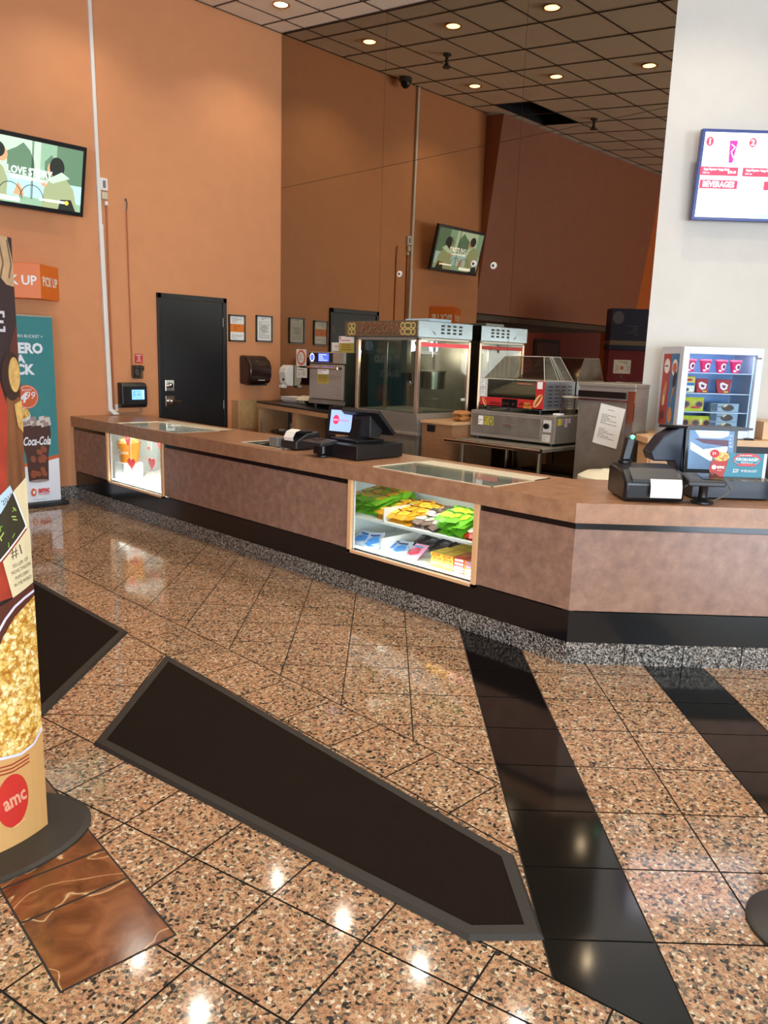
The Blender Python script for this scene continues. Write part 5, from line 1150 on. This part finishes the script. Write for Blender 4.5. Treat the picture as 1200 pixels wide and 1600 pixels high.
MB().sweep([(-.06, .09), (.09, .115), (.09, .145), (-.06, .12)], 0, -.10, .09).build('terminal', dark_plastic, t, bevel=.008, local=True); Print((-.09, -.055, .1225), (1, 0, 0), (0, 1, .17)).rect(.07, .02, .17, .12, black_gloss).lines(.01, .06, .02, .12, 5, grey_ink).build('keys', t, local=True)
for k, (x, y, lb) in enumerate(((.06, .02, 'thin black cable looping off the right card reader stand'), (-.04, .03, 'black cable trailing between the right printer and the card reader'))):
    o = MB().tube([(x, y, .003), (x + .05, y + .02, .02), (x + .10, y + .01, .06), (x + .08, y + .06, .11), (x + .03, y + .09, .09)] if k == 0 else [(x, y, .004), (x - .06, y - .03, .004), (x - .10, y + .02, .02), (x - .04, y + .06, .05), (x + .02, y + .05, .10)], .004).build('cable', C('cable_grey', (90, 86, 80))); o.location = XY(1.64, 3.955, .873); o.rotation_euler = (0, 0, R45); tag(o, lb, 'cable')
# popcorn bucket card
t = tf('promo_card', 'teal POPCORN BUCKET price card standing beside the right till', 'sign', 1.86, 4.09, .972)
MB().box(-.135, -.002, .02, .135, .002, .145).build('card', C('card_teal', (56, 128, 146)), t, local=True); MB().box(-.10, -.03, .0, .15, .03, .02).build('holder', acrylic, t, local=True); MB().box(.135, -.003, .0, .15, .003, .145).build('holder_edge', white_pl, t, local=True)
p = Print((-.135, -.002, .02), (1, 0, 0), (0, 0, 1)); p.poly([(-.012, .035), (.0, -.008), (.065, -.008), (.085, .09), (.0, .085)], C('bucket_red', (170, 52, 44))); p.ell(.045, .105, .042, .025, popm); p.ell(.008, .12, .026, .022, red_m); p.text('$4', .006, .12, .02, white_m)
p.ell(.012, .048, .012, .012, white_m); p.text('amc', .047, .050, .026, white_m, bold=.0008, width=.04); p.lines(.03, .06, .028, .034, 1, white_m)
p.ell(.18, .092, .072, .034, C('badge_red', (196, 76, 76))); p.ell(.18, .088, .066, .026, C('card_teal_pale', (120, 190, 200))); p.ell(.18, .088, .063, .023, C('card_teal', (56, 128, 146))); p.rect(.125, .108, .235, .122, C('badge_red', (196, 76, 76))); p.lines(.14, .22, .110, .119, 1, white_m); p.text('POPCORN BUCKET', .18, .092, .02, white_m, bold=.0006, width=.115); p.poly([(.13, .058), (.23, .058), (.22, .072), (.14, .072)], C('badge_red', (196, 76, 76))); p.text('REFILLS', .18, .076, .012, white_m, width=.06)
p.text('$20', .125, .032, .028, white_m, shear=.2, width=.03); p.text('99 PER BUCKET', .195, .032, .018, white_m, width=.085, shear=.2); p.build('print', t, local=True)
t = tf('napkin_box', 'brushed steel box with a black slot at the right end of the worktop', 'dispenser', 2.215, 4.03, .871)
MB().box(-.10, -.12, .001, .12, .12, .11).build('box', C('side_steel', (140, 142, 150), metal=.6, rough=.35), t, local=True, bevel=.004); MB().box(-.075, -.123, .078, .10, -.12, .098).build('slot', black_plastic, t, local=True); MB().box(.035, -.13, .01, .12, -.121, .09).build('red_label', red_m, t, local=True)
o = MB().box(-.09, -.005, 0, .09, .005, .07).build('cardboard_strip', C('card_brown', (172, 128, 90))); o.location = XY(1.56, 4.46, .975); o.location.z = .93; o.rotation_euler = (0, 0, R45); tag(o, 'brown cardboard panel showing between the right printer and till', 'cardboard')
o.location = XY(1.50, 4.46, .872); o.scale = (1, 1, 1.9)

# ---------------------------------------------------------------- right back counter, freezer, menu screen
t = tf('right_back_counter', 'light wood back counter carrying the small freezer', 'counter', 2.9, 5.95, 0)
lw_ = mat('light_wood', (214, 172, 128), rough=.4, noise=.08, scale=12, stretch=(1, 1, 8))
MB().prism([(-1.02, -.36), (1.9, -.36), (1.9, .33), (-.86, .33), (-.86, .08), (-1.02, -.09)], 1.005, 1.05).build('top', lw_, t, local=True, bevel=.003); MB().box(-.55, -.33, 0, 1.9, .33, 1.005).build('body', mat('dark_cabinet', (40, 38, 44), rough=.5), t, local=True); 
MB().box(-1.0, -.33, 0, -.56, -.10, 1.005).build('drawer_unit', lw_, t, local=True)
for k in range(4): MB().box(-.985, -.345, .80 - k * .21, -.575, -.33, .98 - k * .21).build('drawer', lw_, t, local=True, bevel=.004)
MB().box(.66, -.30, 1.051, 1.9, -.28, 1.13).build('side_board', lw_, t, local=True) if False else None
t = tf('glass_freezer', 'small white glass door freezer with blue inside light, full of frozen treats', 'freezer', 2.385, 5.88, 1.052)
fw_, fd, fh = .285, .225, .645
fwm = mat('freezer_white', (206, 214, 226), rough=.35)
mb = MB(); mb.box(-fw_, fd - .02, 0, fw_, fd, fh); mb.box(-fw_, -fd + .05, 0, -fw_ + .022, fd - .02, fh); mb.box(fw_ - .022, -fd + .05, 0, fw_, fd - .02, fh); mb.box(-fw_ + .022, -fd + .05, 0, fw_ - .022, fd - .02, .05); mb.box(-fw_ + .022, -fd + .05, fh - .03, fw_ - .022, fd - .02, fh); mb.build('cabinet', fwm, t, local=True)
mb = MB(); x0, x1 = -fw_, fw_
mb.box(x0, -fd, 0, x0 + .045, -fd + .045, fh); mb.box(x1 - .045, -fd, 0, x1, -fd + .045, fh); mb.box(x0 + .045, -fd, 0, x1 - .045, -fd + .045, .06); mb.box(x0 + .045, -fd, fh - .05, x1 - .045, -fd + .045, fh); mb.build('door_frame', fwm, t, local=True, bevel=.003)
MB().box(x0 + .045, -fd + .02, .06, x1 - .045, -fd + .024, fh - .05).build('door_glass', glassy('freezer_glass', (246, 250, 250), .0), t, local=True)
MB().box(x0 + .03, fd - .024, .05, x1 - .03, fd - .02, fh - .03).build('back_liner', mat('liner_blue', (150, 178, 226), rough=.5), t, local=True)
for z in (.185, .32, .465): MB().box(x0 + .024, -fd + .06, z - .006, x1 - .024, fd - .025, z).build('shelf', C('shelf_white', (206, 222, 244)), t, local=True)
MB().box(x0 + .03, -fd + .055, fh - .045, x1 - .03, -fd + .07, fh - .035).build('light_bar', glow('freezer_light', (200, 220, 255), 3), t, local=True)
MB().box(x1 - .04, -fd + .055, .07, x1 - .03, -fd + .068, fh - .06).build('light_bar', glow('freezer_light_side', (170, 210, 255), 1.2), t, local=True)
MB().box(x1 - .055, -fd - .003, fh - .075, x1 - .015, -fd, fh - .063).build('badge', C('grey_ink', (120, 116, 112)), t, local=True)
p = Print((-fw_ - .0005, fd, 0), (0, -1, 0), (0, 0, 1)); D = 2 * fd
p.rect(.06, .07, D / 2, fh - .05, C('freezer_red', (176, 72, 70))); p.rect(D / 2, .07, D - .07, fh - .05, C('freezer_blue', (70, 124, 176))); p.ell(.145, fh - .14, .058, .055, white_m); p.text('ICE BAR', .145, fh - .14, .03, ink, width=.09) if False else None
p.lines(.10, .19, fh - .155, fh - .125, 1, ink); p.ell(D / 2 + .08, fh - .15, .055, .06, white_m); p.ell(D / 2 + .08, fh - .15, .045, .035, C('freezer_coral', (206, 110, 96)))
p.ell(.14, .30, .035, .10, C('bar_tan', (190, 140, 104)), rot=-.3); p.ell(.14, .25, .02, .04, C('bar_cream', (226, 200, 160))); p.poly([(D / 2 + .09, .40), (D / 2 + .12, .36), (D / 2 + .05, .20)], C('cone_tan', (196, 140, 90))); p.ell(D / 2 + .10, .41, .03, .06, C('cone_dark', (70, 50, 44)), rot=-.2); p.ell(D / 2 + .07, .15, .045, .06, C('cone_tan', (196, 140, 90))); p.ell(.13, .14, .04, .03, C('berry_print', (100, 70, 60)))
p.build('side_print', t, local=True)
l = area('freezer_lamp', (0, -fd + .075, fh - .05), (0, -.05, 0), .45, .02, .8, (.72, .82, 1)); l.parent = t; l.rotation_euler = (math.radians(12), 0, 0)
FO = Vector((2.385, 5.88)); FZ = 1.052
def frz(x, y, z): return XY(FO.x + x, FO.y + y, FZ + z)
def ice_cup(label, g):
    t = thing('ice_cream_cup', label, 'ice cream cup', (0, 0, 0), R45, g)
    MB().lathe([(.026, 0), (.040, .082)], n=24).build('cup', C('cup_pink_red', (206, 40, 92), rough=.4), t, smooth=True, local=True); MB().lathe([(.043, .082), (.043, .094), (.001, .096)], n=24).build('lid', C('cup_lid', (232, 90, 120), rough=.4), t, local=True)
    p = Print((0, 0, 0), (1, 0, 0), (0, 0, 1), fmap=lambda u, v, h: ((.0265 + .014 * v / .082 + .001 + h) * math.sin(u / .033), -(.0265 + .014 * v / .082 + .001 + h) * math.cos(u / .033), v)); p.strip = .01; p.ell(.006, .045, .018, .024, C('cup_swirl', (240, 226, 232))); p.ell(.008, .045, .010, .014, C('cup_plum', (120, 30, 70))); p.rect(-.025, .01, -.005, .022, C('cup_swirl', (240, 226, 232))); p.build('print', t, local=True)
    return t
c0_ = ice_cup('red ice cream cup on the top freezer shelf', 'red cups on the top freezer shelf')
for i, x in enumerate((-.185, -.075, .04, .145)):
    if i == 0: c0_.location = frz(x, -.10, .466)
    else: dup(c0_, frz(x, -.10, .466), R45)
for x, y, lb in ((-.085, -.10, 'dark red ice cream pouch right of the yellow pack on the second freezer shelf'), (.07, -.10, 'dark red ice cream pouch standing alone on the second freezer shelf')):
    t = thing('ice_pouch', lb, 'ice cream pouch', frz(x, y, .321), R45); MB().prism([(-.04, -.02), (.04, -.02), (.04, .02), (-.04, .02)], 0, .10, [(-.06 if x > 0 else -.045, -.004), (.06 if x > 0 else .045, -.004), (.06 if x > 0 else .045, .004), (-.06 if x > 0 else -.045, .004)]).build('pouch', C('pouch_red', (176, 30, 50), rough=.35), t, local=True, bevel=.004); p = Print((0, -.0185, .05), (1, 0, 0), (0, .15, 1)); p.poly([(-.03, .02), (-.01, .03), (.03, .012), (.022, -.02), (-.004, -.03), (-.026, -.012)], C('cup_swirl', (240, 226, 232))); p.poly([(-.012, .012), (.016, .004), (.008, -.014), (-.012, -.008)], C('cup_plum', (120, 30, 70))); p.rect(0, -.045, .03, -.035, yellow_m); p.build('print', t, local=True)
t = thing('ice_sandwich_pack', 'yellow and blue upright pack at the left of the second freezer shelf', 'ice cream pack', frz(-.185, -.10, .321), R45); MB().box(-.052, -.02, 0, .045, .02, .115).build('pack', C('pack_yellow', (222, 200, 80)), t, local=True, bevel=.008); p = Print((-.052, -.0205, 0), (1, 0, 0), (0, 0, 1)); p.rect(.005, .05, .09, .07, C('pack_blue', (40, 110, 190))); p.rect(.005, .005, .09, .048, C('pack_ivory', (228, 226, 210))); p.ell(.035, .02, .02, .012, ink); p.ell(.045, .09, .03, .01, red_m); p.build('print', t, local=True)
def ybag(x, z, lb, rz=0, g=None):
    t = thing('frozen_snack_bag', lb, 'frozen snack bag', frz(x, -.10, z), R45 + rz, g); b_ = pillow(.10, .095, .035); b_.v = [(v[1], v[2], v[0] + .05) for v in b_.v]; b_.build('bag', C('bag_lime', (206, 212, 70), rough=.3), t, local=True, smooth=True); p = Print((0, -.0205, .05), (1, 0, 0), (0, 0, 1)); p.ell(.008, 0, .034, .028, C('cone_tan', (196, 140, 90))); p.ell(.008, 0, .024, .020, C('cone_dark', (70, 50, 44))); p.poly([(-.045, -.03), (.02, -.03), (.0, -.012), (-.045, -.015)], red_m); p.build('print', t, local=True)
ybag(-.20, .186, 'lime yellow frozen snack bag at the left of the third freezer shelf'); ybag(-.105, .186, 'lime yellow frozen snack bag, second from the left on the third freezer shelf')
ybag(-.195, .052, 'lime yellow frozen snack bag leaning at the left of the freezer floor', .2); ybag(-.115, .052, 'lime yellow frozen snack bag in the middle of the freezer floor', -.1); ybag(-.04, .052, 'lime yellow frozen snack bag nearest the bar boxes on the freezer floor', .2)
def barbox(z, lb):
    t = thing('ice_bar_box', lb, 'ice cream box', frz(.10, -.07, z), R45); MB().box(-.105, -.05, 0, .095, .05, .062).build('carton', C('carton_steel_blue', (150, 170, 190)), t, local=True, bevel=.002); p = Print((-.105, -.0505, 0), (1, 0, 0), (0, 0, 1)); p.rect(.002, .004, .045, .058, C('carton_slate', (70, 84, 110))); p.ell(.12, .030, .045, .024, C('cone_dark', (70, 50, 44))); p.ell(.10, .045, .02, .008, C('bar_cream', (226, 200, 160)), rot=.5); p.rect(.05, .035, .09, .040, ink); p.build('print', t, local=True)
barbox(.187, 'grey blue ice bar box on the third freezer shelf'); barbox(.052, 'grey blue ice bar box at the bottom of the freezer stack'); barbox(.115, 'grey blue ice bar box on top of the stack on the freezer floor')
t = tf('counter_clip', 'small black object lying on the wood top right of the freezer front', 'clip', 2.62, 5.63, 1.051)
MB().lathe([(.03, 0), (.025, .012), (.001, .016)], n=16, sx=1.3).build('body', black_plastic, t, local=True); MB().box(-.08, -.006, 0, -.02, .006, .006).build('tail', dark_plastic, t, local=True)
o = MB().box(-.04, -.12, 0, .25, .2, .13).build('wood_organiser', lw_, bevel=.003); o.location = XY(2.78, 5.8, 1.052); o.rotation_euler = (0, 0, R45); tag(o, 'light wood box standing right of the freezer at the photo edge', 'box')

t = tf('menu_screen', 'wall mounted menu screen with combos and BEVERAGES on the cream wall', 'menu screen', 2.25, 6.13, 2.64)
t.rotation_euler = (0, 0, R45)
MB().sweep([(.14, .12), (.165, .12), (.165, .50), (.10, .50)], 0, .25, .8).build('wall_bracket', dark_plastic, t, local=True)
frm = mat('screen_frame_blue', (44, 60, 128), rough=.35)
p = ltilt(t, 'frame', (0, .056, .0), -.087, 1.15, .625, .05, frm); W, Hh = 1.15, .625; p.k = 1
sw = glow('menu_white', (240, 244, 255), 1.3); sr = glow('menu_red', (196, 60, 84), 1.0); sm = glow('menu_magenta', (170, 40, 130), 1.3); sk_ = glow('menu_grey_ink', (120, 130, 150), 1.0)
p.rect(.022, .022, W - .022, Hh - .022, sw); sw2 = glow('menu_text_white', (250, 250, 255), 1.25)
for i, x in enumerate((.062, .375, .675)):
    p.ell(x, Hh - .085, .027, .032, sr); p.text(str(i + 1), x, Hh - .087, .055, sw2, bold=.002)
    p.poly([(x + .145, Hh - .075), (x + .205, Hh - .075), (x + .185, Hh - .225), (x + .155, Hh - .225)], sm); p.text('ICEE'[0:2], x + .175, Hh - .12, .035, sw2) if False else None
    p.line([(x + .16, Hh - .10), (x + .19, Hh - .12), (x + .165, Hh - .15), (x + .185, Hh - .19)], .007, sw2)
    rr = random.Random(i)
    for k in range(26): p.ell(x - .03 + rr.random() * .12, Hh - .235 + rr.random() * .075 * math.sin(3.1 * rr.random()), .004, .003, glow('menu_corn', (206, 206, 190), 1.1) if k == 0 and i == 0 else bpy.data.materials['menu_corn'], 6, n=6)
    p.k = 7; p.rect(x - .045, Hh - .315, x + .235, Hh - .255, sr); p.text('Large Popcorn + Large Drink', x + .075, Hh - .272, .024, sw2, bold=.0006, width=.19); p.text('550 cal', x, Hh - .297, .016, sw2, width=.05); p.text('$15.49', x + .19, Hh - .290, .024, sw2, bold=.0008, width=.06)
p.rect(.025, Hh - .405, .305, Hh - .345, sr); p.text('BEVERAGES', .165, Hh - .376, .055, sw2, bold=.002, width=.235)
for k, tx in enumerate(('ICEE', 'Fountain Drinks', 'Bottled Drinks', 'Dasani Bottled Water')): p.text(tx, .04, Hh - .435 - k * .024, .021, sk_, align='LEFT')
p.rect(.50, Hh - .405, .80, Hh - .345, sr); p.text('SNACKS', .62, Hh - .376, .055, sw2, bold=.002, width=.16)
for k, tx in enumerate(('Large', 'Popcorn', 'Jumbo', 'Nachos', 'Butter')): p.text(tx, .52, Hh - .435 - k * .028, .021, sk_, align='LEFT')
p.rect(.49, .024, .9, .05, glow('menu_teal', (150, 220, 220), 1.2)); p.build('screen', t, local=True)

# ---------------------------------------------------------------- seen only in the mirror: drinks kiosk by the bulkhead wall
t = tf('drinks_kiosk', 'dark red drinks kiosk under a navy header sign, seen in the mirror', 'drinks machine', -4.62, 4.75, 0)
# local frame: x = tile x, y = tile y; faces +x
MB().box(-.02, -.75, .0, .27, .30, 1.80).build('body', mat('kiosk_red', (112, 18, 34), rough=.35), t, local=True, bevel=.01)
MB().box(-.02, -.75, 1.80, .29, .31, 1.875).build('navy_lower_band', mat('kiosk_navy', (20, 26, 60), rough=.45), t, local=True); MB().box(-.02, -.75, 1.875, .29, .30, 1.945).build('tan_band', C('kiosk_tan', (120, 100, 78)), t, local=True); MB().box(-.02, -.75, 1.945, .29, .30, 2.45).build('header_sign', bpy.data.materials['kiosk_navy'], t, local=True)
p = Print((.2905, -.75, 1.945), (0, 1, 0), (0, 0, 1)); W = 1.05; p.ell(W - .11, .36, .09, .10, C('kiosk_grey', (96, 90, 100))); p.lines(W - .44, W - .24, .08, .25, 5, C('kiosk_grey', (96, 90, 100))); p.build('header_print', t, local=True)
p = Print((.2705, -.75, 1.0), (0, 1, 0), (0, 0, 1)); p.rect(W - .38, .42, W - .10, .64, white_m); p.lines(W - .33, W - .15, .57, .62, 2, ink); p.ell(W - .24, .51, .03, .03, C('freezer_coral', (206, 110, 96))); p.lines(W - .36, W - .29, .46, .55, 4, grey_ink); p.lines(W - .18, W - .12, .46, .55, 4, grey_ink); p.ell(W - .24, .37, .025, .025, C('kiosk_grey', (96, 90, 100))); p.rect(W - .30, .27, W - .17, .285, glow('kiosk_slot', (200, 230, 255), 1.5)); p.build('front_print', t, local=True)

t = thing('framed_board', 'dark framed board on the red-brown recess wall, seen in the mirror', 'board', (-3.3, 10.39, 1.3))
MB().box(-3.84, 10.36, 1.30, -2.80, 10.395, 2.08).build('frame', C('board_frame', (56, 34, 24)), t, bevel=.01); MB().box(-3.76, 10.352, 1.38, -2.88, 10.36, 2.0).build('panel', C('board_panel', (110, 66, 44)), t)

# smaller pieces belong to the part they are fixed to
SUB = {'drawer_handle': ('drawer',), 'dial': ('dial_plate',), 'kettle_lid': ('kettle',), 'door_handle': ('cabinet_door', 'door'), 'keys': ('terminal',), 'print': ('sheet', 'card', 'plate', 'bag', 'carton', 'cup', 'pouch', 'pack'),
       'top_print': ('carton',), 'end_print': ('carton',), 'header_lettering': ('header_front',), 'vents': ('header_box',), 'side_vents': ('side_panel',), 'paper_slot': ('cover',), 'logo_strip': ('cover',), 'control_knob': ('control_plate',),
       'screen': ('customer_screen', 'bezel', 'housing', 'frame'), 'sight_glass': ('cover',), 'logo': ('bucket',), 'display': ('control_panel',), 'warning_label': ('door',), 'caution_label': ('drawer',), 'side_labels': ('casing',), 'artwork': ('fabric',),
       'printed_face': ('body',), 'green_light': ('body',), 'side_print': ('cabinet',), 'badge': ('door_frame',), 'door_glass': ('door_frame',), 'screw': ('disc',), 'heat_lamp': ('header_rail',), 'header_print': ('header_sign',), 'front_print': ('body', 'front_panel'), 'rubber_foot': ('leg',), 'string': ('heart',), 'lens': ('trim_ring',)}
for root in [o for o in COL.objects if o.parent is None]:
    kids = list(root.children)
    by = {}
    for k in kids: by.setdefault(k.name.split('.')[0], k)
    for k in kids:
        for nm in SUB.get(k.name.split('.')[0], ()):
            if nm in by and by[nm] is not k: k.parent = by[nm]; break
